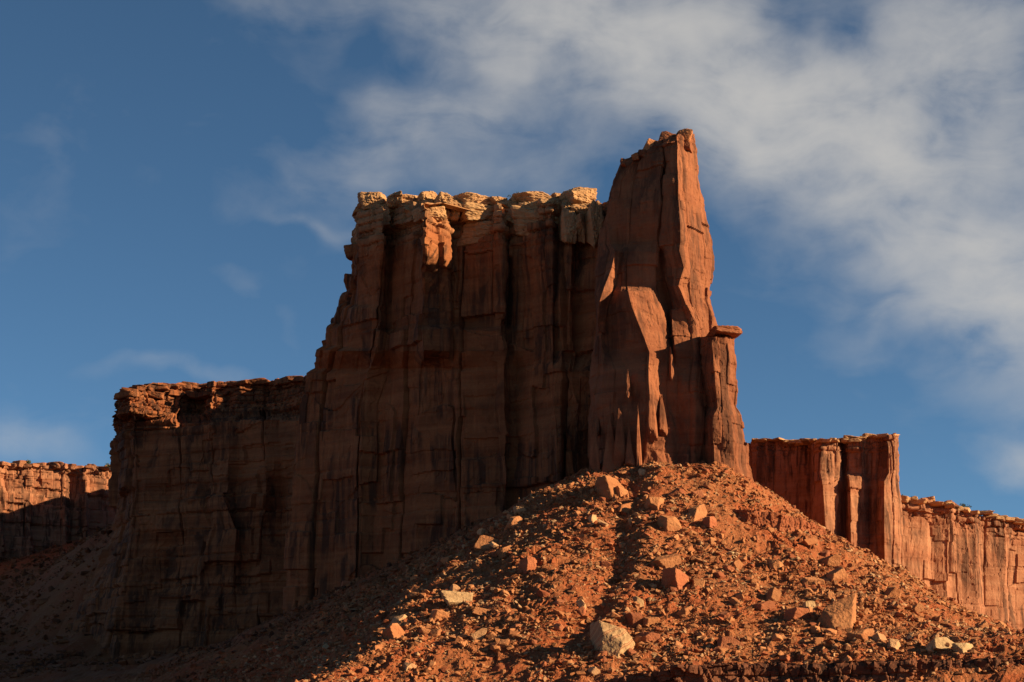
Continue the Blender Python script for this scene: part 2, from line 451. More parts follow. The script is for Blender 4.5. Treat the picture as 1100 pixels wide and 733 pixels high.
def terrain_z(x, y, rough=True):
    x = np.asarray(x, float); y = np.asarray(y, float)
    hill = _f(np.clip(x, -420, 420), np.clip(y, 340, 1050))
    hill = np.maximum(hill, 0.012 * np.maximum(y - 300, 0))
    far = sstep(1050, 2500, y) + sstep(420, 1500, np.abs(x))
    hill = hill * (1 - np.clip(far, 0, 1)) + 12.0 * np.clip(far, 0, 1)
    k = sstep(300, 372, y)
    z = hill * k + (0.012 * np.clip(y, 0, 300)) * (1 - k)
    g = seg_dist(x, y, GULLY)
    g = g + 2.6 * fbm(np.stack((x / 7.0, y / 7.0, np.full(len(x), 3.3)), 1), 3, 23)
    gk = 0.75 + 0.9 * fbm(np.stack((x / 11.0, y / 11.0, np.full(len(x), 9.1)), 1), 2, 29)
    z = z + gk * (-1.9 * np.exp(-(np.where(g > 0, g / 2.0, g / 5.0)) ** 2) + 1.2 * np.exp(-((g - 5.0) / 3.0) ** 2))
    if rough:
        m = sstep(330, 380, y)
        o = np.zeros(len(x))
        p = np.stack((x, y, o), 1)
        z = z + m * (3.0 * fbm(p / 24.0, 3, 5) - 1.6 * np.abs(fbm(np.stack((x / 9.0 - y * 0.02, y / 34.0, o), 1), 2, 15)) + 1.1 * fbm(p / 9.0, 3, 9, ridged=True))
        near = m * (1 - sstep(530, 640, y)) * (1 - sstep(150, 220, np.abs(x)))
        idx = np.where(near > 0.01)[0]
        q = p[idx].copy(); q[:, 2] = z[idx] * 0.9
        warp = np.stack((fbm(q / 5.0, 2, 31), fbm(q / 5.0, 2, 32), fbm(q / 5.0, 2, 33)), 1)
        r1, r2, r3, off, e = worley(q / 3.2 + warp * 0.8, 41)
        rug = fbm(q / 17.0, 3, 77)
        amp = sstep(-0.04, 0.20, rug)
        blk = (r1 - 0.45) * 0.95 + (off[:, 0] * (r2 - 0.5) + off[:, 1] * (r3 - 0.5)) * 1.3
        r1, r2, r3, off, e = worley(q / 1.25 + warp, 51)
        blk2 = (r1 - 0.4) * 0.30 + (off[:, 0] * (r2 - 0.5) + off[:, 1] * (r3 - 0.5)) * 0.6
        z[idx] += near[idx] * (amp * blk + (0.35 + 0.65 * amp) * blk2 + 0.35 * fbm(q / 1.1, 3, 61))
    return z


def axis(lo, hi, step, out_lo, out_hi, grow=1.06):
    a = list(np.arange(lo, hi + step * 0.5, step))
    s = step
    while a[-1] < out_hi:
        s *= grow; a.append(a[-1] + s)
    s = step
    while a[0] > out_lo:
        s *= grow; a.insert(0, a[0] - s)
    return np.array(a)


GX = axis(-112, 142, 0.34, -12000, 12000)
GY = axis(380, 520, 0.34, -1500, 22000)
XX, YY = np.meshgrid(GX, GY)
ZZ = terrain_z(XX.ravel(), YY.ravel()).reshape(XX.shape)
Vt = np.stack((XX.ravel(), YY.ravel(), ZZ.ravel()), 1)
ground = link('talus_slope_ground', mesh_from('talus_slope_ground', Vt, grid_faces(len(GY), len(GX), False), M_DIRT))
tag(ground, 'red dirt talus slope strewn with rubble below the sandstone tower', 'ground', kind='structure')


def ground_z(x, y):
    x = np.atleast_1d(np.asarray(x, float)); y = np.atleast_1d(np.asarray(y, float))
    i = np.clip(np.searchsorted(GX, x) - 1, 0, len(GX) - 2); j = np.clip(np.searchsorted(GY, y) - 1, 0, len(GY) - 2)
    u = (x - GX[i]) / (GX[i + 1] - GX[i]); v = (y - GY[j]) / (GY[j + 1] - GY[j])
    return ZZ[j, i] * (1 - u) * (1 - v) + ZZ[j, i + 1] * u * (1 - v) + ZZ[j + 1, i] * (1 - u) * v + ZZ[j + 1, i + 1] * u * v


def on_ground(px, py):
    """first point of the ground seen along the photo pixel's direction"""
    d = ray(px, py); Y = np.arange(382, 620, 0.2)
    x = d[0] / d[1] * Y; z = CAMZ + d[2] / d[1] * Y
    g = ground_z(x, Y)
    k = np.argmax(g >= z)
    if not (g >= z).any():
        return None
    return np.array((x[k], Y[k], g[k]))


# ------------------------------------------------------------------ cliffs
def cliff_mesh(name, levels, mat, ds=0.4, dz=0.4, seed=1, facets=((7, 16, 1.1, 1.4), (2.6, 6, 0.35, 0.5)), joints=(9.0, 1.1, 0.8),
               beds=(9.0, 0.35), thin=(0.0, 1.6, 0.8), rough=0.5, spine=None, back=3.0, flat=(), slabs=(), lean=0.0, topn=0.6):
    """A rock mass lofted through plan outlines.  levels: [(py, [vertex, ...]), ...] from the top down; vertex = (px, Y) seen by the camera,
    (px, Y, py) with its own height, or ('w', X, Y) a hidden back corner in world metres.  Each level has the same number of vertices."""
    L = []
    hidden = [isinstance(v[0], str) for v in levels[0][1]]
    for py, vs in levels:
        pts = []
        for v in vs:
            if isinstance(v[0], str):
                pts.append([v[1], v[2], v[3] if len(v) > 3 and py == levels[0][0] else np.nan])
            else:
                pts.append(list(at(v[0], v[2] if len(v) > 2 else py, v[1])))
        pts = np.array(pts, float)
        pts[np.isnan(pts[:, 2]), 2] = np.nanmin(pts[:, 2])
        L.append(pts)
    L = L[::-1]                                                     # bottom up
    K = len(L[0])
    # subdivide each edge
    seg = []
    for k in range(K):
        k2 = (k + 1) % K
        ln = np.mean([np.linalg.norm(l[k2, :2] - l[k, :2]) for l in L])
        st = ds * (back if hidden[k] or hidden[k2] else 1.0)
        seg.append(max(2, int(math.ceil(ln / st))))
    rings = []
    for l in L:
        r = [l[k] + (l[(k + 1) % K] - l[k]) * (np.arange(n) / n)[:, None] for k, n in enumerate(seg)]
        rings.append(np.concatenate(r))
    rows = []
    for a, b in zip(rings[:-1], rings[1:]):
        n = max(1, int(math.ceil(np.abs(b[:, 2] - a[:, 2]).mean() / dz)))
        for t in np.arange(n) / n:
            rows.append(a + (b - a) * t)
    rows.append(rings[-1])
    G = np.array(rows); nv, ns = G.shape[:2]
    front = np.concatenate([np.full(n, not (hidden[k] or hidden[(k + 1) % K])) for k, n in enumerate(seg)])
    du = np.roll(G, -1, 1) - np.roll(G, 1, 1)
    dv = np.gradient(G, axis=0)
    N = np.cross(du, dv)
    for _ in range(4):
        N = N / (np.linalg.norm(N, axis=2, keepdims=True) + 1e-9)
        N = N + np.roll(N, 1, 1) + np.roll(N, -1, 1)
    N[:, :, 2] *= 0.3
    N = N / (np.linalg.norm(N, axis=2, keepdims=True) + 1e-9)
    ztop = G[-1, :, 2][None, :].repeat(nv, 0).ravel()
    P = G.reshape(-1, 3); Nf = N.reshape(-1, 3)
    d = np.zeros(len(P))
    warp = np.stack((fbm(P / 6.0, 3, seed + 1), fbm(P / 6.0, 3, seed + 2), fbm(P / 6.0, 3, seed + 3)), 1)
    arc = np.concatenate((np.zeros(1), np.cumsum(np.linalg.norm(np.diff(G[:, :, :2].mean(0), axis=0), axis=1))))
    S = arc[None, :].repeat(nv, 0).ravel()
    for q, (sx, sz, amp) in enumerate(flat):
        d += amp * planes(S, P[:, 2], sx, sz, seed * 11 + q * 29)
    for q, (sx, sz, amp, crk) in enumerate(slabs):
        d += amp * blocks(S, P[:, 2], sx, sz, seed * 13 + q * 37, crk / amp, tier=0.0 if q == 0 else sz * 1.6)
    for q, (sx, sz, amp, tilt) in enumerate(facets):
        sc = np.array((sx, sx, sz))
        r1, r2, r3, off, e = worley(P / sc + warp * 0.10, seed * 7 + q * 13)
        d += amp * (r1 - 0.5) * 2 + tilt * (off[:, 0] * (r2 - 0.5) * 2 + off[:, 1] * (r3 - 0.5) * 2 + 0.5 * off[:, 2] * (r1 + r2 - 1))
    if joints:
        jw, ja, jd = joints
        pj = P / np.array((jw, jw, jw * 7)) + warp * 0.05
        r1, r2, r3, off, e = worley(pj, seed * 5 + 3)
        d += ja * (r1 - 0.5) * 2
        d -= jd * np.exp(-(e / 0.055) ** 2) * (0.4 + 0.6 * r2)
    zb = P[:, 2] + 1.6 * fbm(P / 45.0, 2, seed + 7)
    depth = ztop - P[:, 2]
    if beds:
        bt, ba = beds
        rs = np.random.RandomState(seed)
        edges = np.cumsum(rs.uniform(0.35, 1.65, 400) * bt)
        zz = zb + 20
        k = np.searchsorted(edges, zz)
        lo = np.where(k > 0, edges[np.maximum(k - 1, 0)], 0); hi = edges[k]
        near = np.minimum(zz - lo, hi - zz)
        d += ba * (rs.uniform(-1, 1, 401)[k]) - ba * 1.1 * np.exp(-(near / 0.45) ** 2) * sstep(-0.2, 0.25, fbm(P / 15.0, 2, seed + 9))
    tz, tb, ta = thin
    if tz > 0:
        rs = np.random.RandomState(seed + 77)
        edges = np.cumsum(rs.uniform(0.4, 1.6, 600) * tb)
        zz = zb + 20 + 0.5 * fbm(P / 9.0, 2, seed + 4)
        k = np.searchsorted(edges, zz)
        lo = np.where(k > 0, edges[np.maximum(k - 1, 0)], 0); hi = edges[k]
        t = (zz - lo) / (hi - lo)
        r1, r2, r3, off, e = worley(np.stack((P[:, 0] / (tb * 2.6), P[:, 1] / (tb * 2.6), k * 1.0 + 0.5), 1), seed + 21)
        msk = 1 - sstep(tz * 0.55, tz * 1.1, depth + 4 * fbm(P / 14.0, 2, seed + 14))
        prof = -np.abs(2 * t - 1) ** 4 * 0.8 - 0.6 * np.exp(-(e / 0.07) ** 2)
        d += msk * ta * (prof + (r1 - 0.5) * 1.5 + (rs.uniform(-0.5, 0.5, 601)[k]) * 1.2)
    d += rough * (1.6 * fbm(P / 12.0, 3, seed + 31) + 0.5 * fbm(P / 2.5, 3, seed + 32))
    d += lean * depth
    P2 = P + Nf * d[:, None]
    G2 = P2.reshape(nv, ns, 3)
    # ragged rim
    rim = topn * (1.2 * fbm(G2[-1] / 7.0, 3, seed + 61))
    rim += topn * 1.3 * (worley(np.stack((G2[-1][:, 0] / 4.0, G2[-1][:, 1] / 4.0, np.zeros(ns)), 1), seed + 62)[0] - 0.5)
    fall = np.exp(-(ztop.reshape(nv, ns) - G[:, :, 2]) / 3.0)
    G2[:, :, 2] += fall * rim[None, :]
    # roof: rings closing on the spine line
    a, b = [np.array(s, float) for s in spine]
    top = G2[-1]; ab = b - a
    t = np.clip(((top[:, :2] - a) @ ab) / (ab @ ab), 0, 1)
    tgt = np.concatenate((a + t[:, None] * ab, top[:, 2:3] + 0.3), 1)
    roofs = [top + (tgt - top) * f for f in (0.04, 0.12, 0.3, 0.6, 0.97)]
    for r in roofs[1:]:
        r[:, 2] = r[:, 2] * 0.5 + 0.5 * top[:, 2].mean() - 0.5
    V = np.concatenate((G2.reshape(-1, 3), *roofs))
    F = grid_faces(nv + len(roofs), ns, True)
    return mesh_from(name, V, F, mat), top


def place_on(name, me, base, parent=None):
    """link a mesh given in world metres to an object whose origin is at base"""
    base = Vector(base)
    n = len(me.vertices); co = np.empty(n * 3, np.float32); me.vertices.foreach_get('co', co)
    co = co.reshape(-1, 3) - np.array(base, np.float32)
    me.vertices.foreach_set('co', co.ravel()); me.update()
    o = link(name, me, parent, base if parent is None else base - Vector(parent.location))
    return o


def empty(name, loc):
    o = bpy.data.objects.new(name, None); COL.objects.link(o); o.location = loc
    return o


# ------------------------------------------------------------------ rocks
def ico(sub):
    bm = bmesh.new(); bmesh.ops.create_icosphere(bm, subdivisions=sub, radius=1.0)
    V = np.array([v.co[:] for v in bm.verts]); F = np.array([[v.index for v in f.verts] for f in bm.faces]); bm.free()
    return V / np.linalg.norm(V, axis=1, keepdims=True), F


ICO = {k: ico(k) for k in (2, 3, 4, 5)}


def rock_verts(size, seed, sub=4, cuts=7, sharp=26.0, rough=0.05, box=True, loose=0.13, bedded=0.0):
    """an angular sandstone block: the soft intersection of a box and random cutting planes, roughened"""
    rs = np.random.RandomState(seed)
    D, F = ICO[sub]
    n = []; h = []
    if box:
        for ax in range(3):
            for s in (-1, 1):
                v = np.zeros(3); v[ax] = s; v += rs.normal(0, loose, 3); n.append(v / np.linalg.norm(v)); h.append(rs.uniform(0.85, 1.0))
    for _ in range(cuts):
        v = rs.normal(0, 1, 3); v /= np.linalg.norm(v); n.append(v); h.append(rs.uniform(0.86, 1.25))
    n = np.array(n); h = np.array(h)
    q = np.maximum(D @ n.T, 1e-3) / h[None, :]
    r = 1.0 / ((q ** sharp).sum(1) ** (1 / sharp))
    V = D * r[:, None]
    V = V + D * (rough * (fbm(V * 1.6 + seed * 3.1, 5, seed % 97, 0.6) + 0.5 * fbm(V * 6.0 + seed, 3, seed % 89)))[:, None] * 2
    if bedded:                                                      # recessed bedding lines round the block
        zz = V[:, 2] * size[2] / 2 + 0.25 * fbm(V * 1.3 + seed, 2, 7)
        ed = np.cumsum(rs.uniform(0.6, 3.0, 40)) - 20 - rs.uniform(0, 3)
        near = np.abs(zz[:, None] - ed[None]).min(1)
        V[:, :2] *= (1 - bedded * np.exp(-(near / 0.22) ** 2) * np.clip(0.5 + fbm(V * 2.1 + seed, 2, 3) * 2, 0, 1))[:, None]
    return V * np.array(size) / 2, F


def rock_mesh(name, size, seed, mat, **kw):
    V, F = rock_verts(size, seed, **kw)
    return mesh_from(name, V, F, mat, smooth=False)

# ------------------------------------------------------------------ the sandstone tower
def lv(py, pxs, ys, backs, pys=None):
    return (py, [((x, y) if pys is None else (x, y, pys[i])) for i, (x, y) in enumerate(zip(pxs, ys))] + list(backs))


TB2 = [('w', 56, 528), ('w', 26, 534)]
tower_levels = [
    #         v0   v1   v2   v3   v4   v5   v6   v7   v8   v9
    lv(150, [692, 695, 699, 704, 711, 713, 715, 728, 736, 743], [511, 509.5, 508.5, 507.5, 505.5, 507, 504.5, 502, 507, 514], [('w', 43, 526), ('w', 40, 528)], [163, 160, 157, 154, 151, 150, 149, 145, 143, 143]),
    lv(174, [668, 674, 680, 688, 710, 713, 715, 728, 739, 748], [512, 510, 509, 507.5, 504, 506.5, 503.5, 500.5, 506, 514], [('w', 45, 528), ('w', 35, 530)]),
    lv(193, [656, 662, 668, 680, 709, 712, 714, 729, 741, 751], [512, 509, 508, 506.5, 503, 506, 502.5, 499.5, 505, 514], [('w', 46.5, 529), ('w', 32, 531)]),
    lv(213, [649.5, 657, 665, 679, 708, 711, 714, 729, 742, 755], [512, 508.7, 507.5, 505.7, 502.5, 505.5, 502.5, 499.5, 504.5, 513], [('w', 48.5, 530), ('w', 30, 532)]),
    lv(240, [644, 652, 662, 677, 707, 710, 713, 730, 743, 758], [512, 508.5, 507, 505, 502, 505, 502.5, 499, 504, 513], [('w', 50.5, 531), ('w', 28, 533)]),
    lv(262, [641, 655, 665, 676, 706, 710, 713, 730, 745, 763], [511, 507, 508, 505.5, 503, 506, 503.5, 501, 505, 513], [('w', 50.5, 531), ('w', 28, 533)]),
    lv(270, [641, 661, 666, 676, 706, 710, 714, 729, 745, 764], [511, 502.8, 506.0, 504.5, 502, 506, 503.5, 501, 505, 512], [('w', 52, 532), ('w', 26, 534)]),
    lv(288, [641, 657, 665, 674, 706, 710, 714, 734, 746, 765], [511, 501.8, 505.5, 504, 502, 506, 503.5, 501.2, 505, 512], [('w', 52, 532), ('w', 26, 534)]),
    lv(307, [641, 650, 661, 674, 706, 711, 715, 729, 748, 766], [510, 501.2, 505.3, 503.5, 502, 506, 503, 500.8, 504, 511], [('w', 52, 532), ('w', 26, 534)]),
    lv(313, [641, 648, 658, 675, 707, 712, 716, 732, 748, 766], [510, 500.5, 505.5, 497.0, 502.5, 506, 503, 500.8, 504, 511], [('w', 52, 532), ('w', 26, 534)]),
    lv(330, [640, 643, 653, 679, 711, 717, 720, 739, 751, 766], [509.5, 501.5, 505, 496.5, 502.5, 506, 502.5, 501, 503.5, 510], [('w', 52, 532), ('w', 26, 534)]),
    lv(348, [640, 642, 650, 686, 715, 718, 721, 748, 756, 766], [509, 502, 504.5, 496.5, 502.0, 505, 501.5, 502.0, 504.5, 509.5], [('w', 52, 532), ('w', 26, 534)]),
    lv(378, [638, 645, 655, 698, 718, 723, 727, 750, 758, 767], [508, 503, 503, 496.0, 501, 503, 500.5, 502.2, 503.5, 508.5], TB2),
    lv(396, [636, 646, 662, 697, 710, 724, 727, 748, 758, 770], [508, 502, 500, 495.5, 499, 500.5, 501, 500.5, 502.5, 508], TB2),
    lv(410, [635, 647, 662, 697, 709, 723, 727, 746, 760, 772], [508, 501.5, 499.5, 494.2, 497.5, 499.5, 500.5, 499, 502, 508], TB2),
    lv(445, [634, 648, 662, 699, 715, 723, 727, 746, 760, 775], [508, 501.5, 499.5, 494.4, 497.6, 499.5, 500, 498.5, 502, 508], TB2),
    lv(484, [631, 648, 662, 694, 702, 722, 727, 746, 760, 782], [507, 501, 499, 495.2, 496, 497, 498, 497, 500, 507], TB2),
    lv(500, [630, 648, 662, 690, 712, 722, 728, 746, 762, 790], [507, 501, 499, 494.5, 494.5, 496, 497.5, 496, 500, 507], TB2),
    lv(560, [626, 648, 662, 690, 712, 722, 728, 746, 762, 800], [507, 501, 499, 495, 494, 495, 497, 495, 499, 506], TB2),
]
tower_me, _ = cliff_mesh('tower_wall', tower_levels, M_TOWER, ds=0.26, dz=0.26, seed=3,
                         flat=((6.0, 10, 1.05), (2.8, 5, 0.34), (1.0, 1.6, 0.06)), slabs=((6.5, 15, 0.38, 0.30), (3.6, 7, 0.12, 0.07), (1.6, 2.6, 0.07, 0.04)), facets=((1.3, 1.8, 0.06, 0.08),), joints=None, beds=(12.0, 0.08),
                         thin=(5, 1.3, 0.35), rough=0.06, spine=((30, 524), (46, 522)), topn=0.8)
tower = empty('sandstone_tower', at(715, 500, 500))
tag(tower, 'tall red sandstone tower with a rubble-topped point, highest rock in view', 'rock tower')
place_on('tower_wall', tower_me, tower.location, tower)


def rock(name, px, py, Y, w, h, d, seed, mat, parent=None, rz=None, sub=4, tilt=0.12, **kw):
    """a block w x h photo pixels in size, d metres deep, centred at the direction (px, py) and the distance Y"""
    k = Y / FPX
    me = rock_mesh(name, (w * k, d, h * k), seed, mat, sub=sub, **kw)
    rs = np.random.RandomState(seed + 5)
    c = Vector(at(px, py, Y))
    o = link(name, me, parent, c if parent is None else c - Vector(parent.location))
    o.rotation_euler = (rs.normal(0, tilt), rs.normal(0, tilt), rs.uniform(-0.25, 0.25) if rz is None else rz)
    return o


# slender pointed flakes leaning on the foot of the tower
for px, py, w, h, Y, rz in ((638, 480, 12, 54, 497.5, -0.2), (657, 478, 13, 50, 496.5, -0.1), (667, 472, 15, 62, 495, -0.1), (676, 482, 9, 40, 494, 0.0), (686, 474, 6, 64, 493.5, -0.1),
                            (640, 456, 10, 24, 502, -0.2), (722, 390, 6, 36, 498.5, 0.1), (675, 412, 5, 30, 496.5, 0.0), (701, 440, 13, 64, 494.5, 0.2), (712, 446, 11, 40, 496.5, 0.2)):
    k = Y / FPX; sd = int(px * 3 + py)
    V, F = rock_verts((2.0, 2.0, 2.0), sd, sub=4, cuts=6, sharp=24, rough=0.06)
    tpr = np.clip(1.0 - 0.42 * (V[:, 2] + 1), 0.14, 1)
    V[:, 0] = V[:, 0] * tpr + 0.12 * (V[:, 2] + 1) * math.sin(sd); V[:, 1] = V[:, 1] * tpr + 0.25 * (V[:, 2] + 1)
    V = V * np.array((w * k * 0.62, 1.7, h * k * 0.55))
    o = link('flake', mesh_from('flake', V, F, M_TOWER), tower, Vector(at(px, py, Y)) - tower.location)
    o.rotation_euler = (0, 0, rz)
# loose blocks on the tower's point
for i, (px, py, w, h, txt) in enumerate(((735, 146, 15, 13, 'pale angular block at the very tip of the tower'), (716, 150, 15, 15, 'dark rounded block on the tower top beside the tip'),
                                         (701, 158, 15, 15, 'lone reddish boulder halfway down the sloping tower top'), (690, 166, 9, 8, 'small wedged block below the boulder on the tower top'),
                                         (726, 151, 11, 10, 'small block squeezed between the two largest tower top blocks'), (737, 157, 10, 10, 'cracked tan block just under the tower tip'),
                                         (683, 169, 7, 7, 'tiny flat stone low on the sloping tower top'), (669, 175, 5, 7, 'tiny knob of rock on the left shoulder of the tower'))):
    o = rock('tower_top_block', px, py, 507.5, w * 1.2, h * 1.2, 3.2, 500 + i, M_TOWER if i % 2 else M_BOULDER, sub=4, cuts=8, rough=0.07)
    tag(o, txt, 'block', 'loose blocks on the tower top')

# the short pillar against the tower's right foot
pil_levels = [
    lv(362, [752, 764, 780, 790.5], [501.5, 496.0, 497.0, 501.5], [('w', 55, 506), ('w', 49, 507)]),
    lv(390, [753, 767, 781, 791], [500.5, 495.0, 496.5, 500.5], [('w', 56, 506), ('w', 48, 507)]),
    lv(415, [757, 769, 781, 791], [500.5, 495.0, 496.5, 500.5], [('w', 56, 506), ('w', 48, 507)]),
    lv(438, [760, 771, 782, 791], [500.5, 495.5, 496.5, 500.5], [('w', 56, 506), ('w', 48, 507)]),
    lv(447, [758, 767, 784, 795], [499.0, 494.5, 495.5, 500.5], [('w', 57, 506), ('w', 48, 507)]),
    lv(475, [757, 766, 787, 800], [498.5, 493.5, 495.0, 500.5], [('w', 59, 506), ('w', 48, 507)]),
    lv(500, [757, 767, 790, 805], [498.5, 492.5, 494.5, 500.5], [('w', 61, 506), ('w', 48, 507)]),
    lv(545, [754, 767, 793, 812], [498.5, 491.5, 493.5, 500.5], [('w', 64, 506), ('w', 48, 507)]),
]
pil_me, _ = cliff_mesh('pillar_wall', pil_levels, M_TOWER, ds=0.22, dz=0.22, seed=12, flat=((3.6, 5, 0.55), (1.7, 2.6, 0.20)), slabs=((3.6, 5.5, 0.30, 0.12), (1.8, 2.6, 0.08, 0.04)), facets=((1.0, 1.5, 0.05, 0.06),),
                       joints=None, beds=(6.0, 0.10), thin=(0, 1, 0), rough=0.08, spine=((50, 503), (54, 503)), topn=0.1)
pillar = empty('rock_pillar', at(775, 500, 496))
tag(pillar, 'short stocky red pillar with a flat overhanging capstone, against the tower foot', 'rock pillar')
place_on('pillar_wall', pil_me, pillar.location, pillar)
rock('capstone', 778.5, 359, 501, 31, 9, 11, 79, M_TOWER, pillar, rz=0.1, tilt=0.02, cuts=6, sharp=60, bedded=0.05, loose=0.22)

# ------------------------------------------------------------------ the long butte left of the tower
BB = [('w', 34, 575), ('w', 10, 640), ('w', -40, 650)]
bx = [377, 384, 411, 413, 419, 450, 455, 481, 484, 497, 539, 545, 552, 592, 598, 613, 618, 642, 660]
by = [612, 599, 588, 596, 593, 575, 561, 567, 575, 572, 561, 570, 562, 548, 553, 545, 550, 538, 532]


TREND = [0.5 * 80 * (660 - x) / 283 for x in bx]
by = [y - t for y, t in zip(by, TREND)]
LOWREL = [9, 3, 0, 1.5, 1.2, -0.5, -2.0, -2.0, -2.0, -2.2, -2.6, 1.6, 2.0, -3.5, -4.5, -4.6, -4.2, -1, 0]
by_low = [532 + 0.1413 * (660 - x) + r for x, r in zip(bx, LOWREL)]
by_mid = [0.55 * a + 0.45 * b for a, b in zip(by, by_low)]
by[6] -= 3.4; by[7] -= 0.5

def bl(py, dx):
    return lv(py, [x + (dx[i] if i < len(dx) else 0) for i, x in enumerate(bx)], by, BB)


DRIFT = np.random.RandomState(4).normal(0, 9, len(bx))


def wob(py, dx, ys, k, seed, step=(0,) * 19):
    """an outline of the butte at one height: corner positions drift from level to level so that no joint runs straight from top to bottom"""
    rs = np.random.RandomState(seed)
    n = len(bx)
    w = rs.normal(0, 1, n) * k; wy = rs.normal(0, 1, n) * k * 0.35
    w += DRIFT * np.clip((py - 270) / 250.0, 0, 1)
    w[0] = w[-1] = w[-2] = 0; wy[0] = wy[-1] = wy[-2] = 0
    xs = [x + (dx[i] if i < len(dx) else 0) + w[i] for i, x in enumerate(bx)]
    for i in range(1, n):
        xs[i] = max(xs[i], xs[i - 1] + 1.5)
    return lv(py, xs, [ys[i] + wy[i] - step[i] for i in range(n)], BB)


LEDGE = (0, 0, 0, 0, 0, 1.0, 2.4, 3.0, 3.2, 3.2, 3.2, 1.5, 0.6, 0, 0, 0, 0, 0, 0)
LOWOUT = (0, 0, 0, 0, 0, 0, 2, 3, 3, 3, 3, 3, 4, 5, 5, 4, 3, 0, 0)
butte_levels = [
    bl(219, [9, 6, 0, 0, 0, 0, 0, 0]),
    bl(232, [3, 2]),
    bl(262, [0]),
    wob(276, [-2], [0.75 * a + 0.25 * b for a, b in zip(by, by_mid)], 0.4, 1),
    wob(292, [2, 1, 0, 0, 0, -1, -2], [0.35 * a + 0.65 * b for a, b in zip(by, by_mid)], 0.6, 2),
    wob(316, [2, 1], by_mid, 0.8, 3),
    wob(328, [0, 0], by_mid, 0.8, 4),
    wob(332, [-9, -5, -2], by_mid, 0.8, 4),
    wob(349, [-13, -7, -4], by_mid, 0.8, 5),
    wob(354, [-21, -9, -6], by_mid, 0.8, 5, LEDGE),
    wob(373, [-23, -10, -6], by_mid, 1.0, 6, [a + 0.5 for a in LEDGE]),
    wob(377, [-34, -15, -8], by_mid, 1.0, 6, [a + 0.6 for a in LEDGE]),
    wob(396, [-38, -18, -9], by_low, 1.5, 7, [a + 0.8 for a in LEDGE]),
    wob(401, [-47, -22, -12], by_low, 1.5, 7, [a + 0.9 for a in LEDGE]),
    wob(436, [-54, -28, -15, -10], by_low, 1.5, 8, [a + 1.2 for a in LEDGE]),
    wob(470, [-57, -29, -16, -12], by_low, 1.5, 9, [max(a, 0.8 * b) + 1.4 for a, b in zip(LOWOUT, LEDGE)]),
    wob(505, [-60, -30, -18, -14, -8], by_low, 1.5, 10, [a + 1.6 for a in LOWOUT]),
    wob(560, [-62, -32, -18, -14, -8], by_low, 1.5, 11, [a + 2 for a in LOWOUT]),
    wob(690, [-66, -36, -22, -18, -10], by_low, 1.5, 12, [a + 3 for a in LOWOUT]),
]
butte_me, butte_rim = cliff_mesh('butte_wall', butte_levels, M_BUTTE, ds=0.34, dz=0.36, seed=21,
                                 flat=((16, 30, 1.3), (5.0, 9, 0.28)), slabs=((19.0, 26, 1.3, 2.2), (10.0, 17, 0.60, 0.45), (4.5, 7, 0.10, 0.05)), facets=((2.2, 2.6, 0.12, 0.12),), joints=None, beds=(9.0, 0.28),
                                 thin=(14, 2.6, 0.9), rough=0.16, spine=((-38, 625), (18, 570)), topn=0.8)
butte = empty('sandstone_butte', at(510, 560, 560))
tag(butte, 'broad shaded red butte left of the tower, capped with pale rounded blocks', 'butte')
place_on('butte_wall', butte_me, butte.location, butte)
# pale rounded cap blocks: two uneven courses along the rim
CAPS = [(401, 217, 29, 19, 597), (424, 217, 18, 15, 590), (444, 218, 22, 13, 588), (459, 217, 20, 14, 582), (476, 218, 20, 14, 575), (464, 231, 32, 15, 565),
        (391, 226, 18, 9, 602), (404, 228, 18, 9, 600), (398, 236, 30, 9, 601), (420, 227, 14, 9, 594), (431, 229, 16, 9, 590), (446, 228, 18, 9, 583), (485, 233, 16, 13, 571), (492, 222, 12, 13, 576),
        (510, 218, 38, 14, 571), (532, 219, 22, 10, 569), (514, 231, 38, 14, 568), (541, 227, 18, 19, 566), (553, 222, 16, 14, 566), (519, 250, 46, 26, 567),
        (576, 216, 42, 15, 559), (590, 223, 26, 14, 553), (570, 226, 32, 14, 558), (577, 243, 48, 26, 556), (599, 216, 16, 11, 556),
        (606, 224, 9, 14, 549), (622, 215, 30, 20, 546), (628, 229, 28, 14, 543), (611, 244, 16, 32, 542), (624, 246, 13, 28, 541), (637, 244, 17, 34, 537), (640, 226, 10, 12, 542)]
for i, (px, py, w, h, Y) in enumerate(CAPS):
    rs = np.random.RandomState(900 + i)
    Y -= 0.5 * 80 * (660 - px) / 283 - (2.2 if h > 20 else 0.6)
    rock('caprock_block', px, py, Y, w * 1.10, h * 1.16, rs.uniform(7, 10), 900 + i, M_CAP, butte, rz=0.12 + rs.uniform(-0.2, 0.25), tilt=0.05, sub=5, cuts=6, sharp=rs.uniform(9, 26), rough=0.10, bedded=0.10, loose=0.2)

# ------------------------------------------------------------------ the stepped shoulder and the walls farther left
sx = [124, 131, 140, 152, 178, 214, 218, 226, 246, 256, 284, 300, 322, 345]
sy = [760, 744, 733, 735, 737, 742, 738, 722, 722, 716, 712, 706, 692, 674]
SB = [('w', -44, 760, 140), ('w', -70, 930, 150), ('w', -150, 1000, 160), ('w', -174, 965, 151)]  # rear corners out of view, raised to cast shade on the distant cliff
sy2 = [770, 752, 737, 735, 727, 714, 713, 708, 702, 702, 690, 688, 676, 655]


STREND = [0.45 * 86 * (345 - x) / 221 for x in sx]
sy = [y - t for y, t in zip(sy, STREND)]
sy2 = [y - t for y, t in zip(sy2, STREND)]


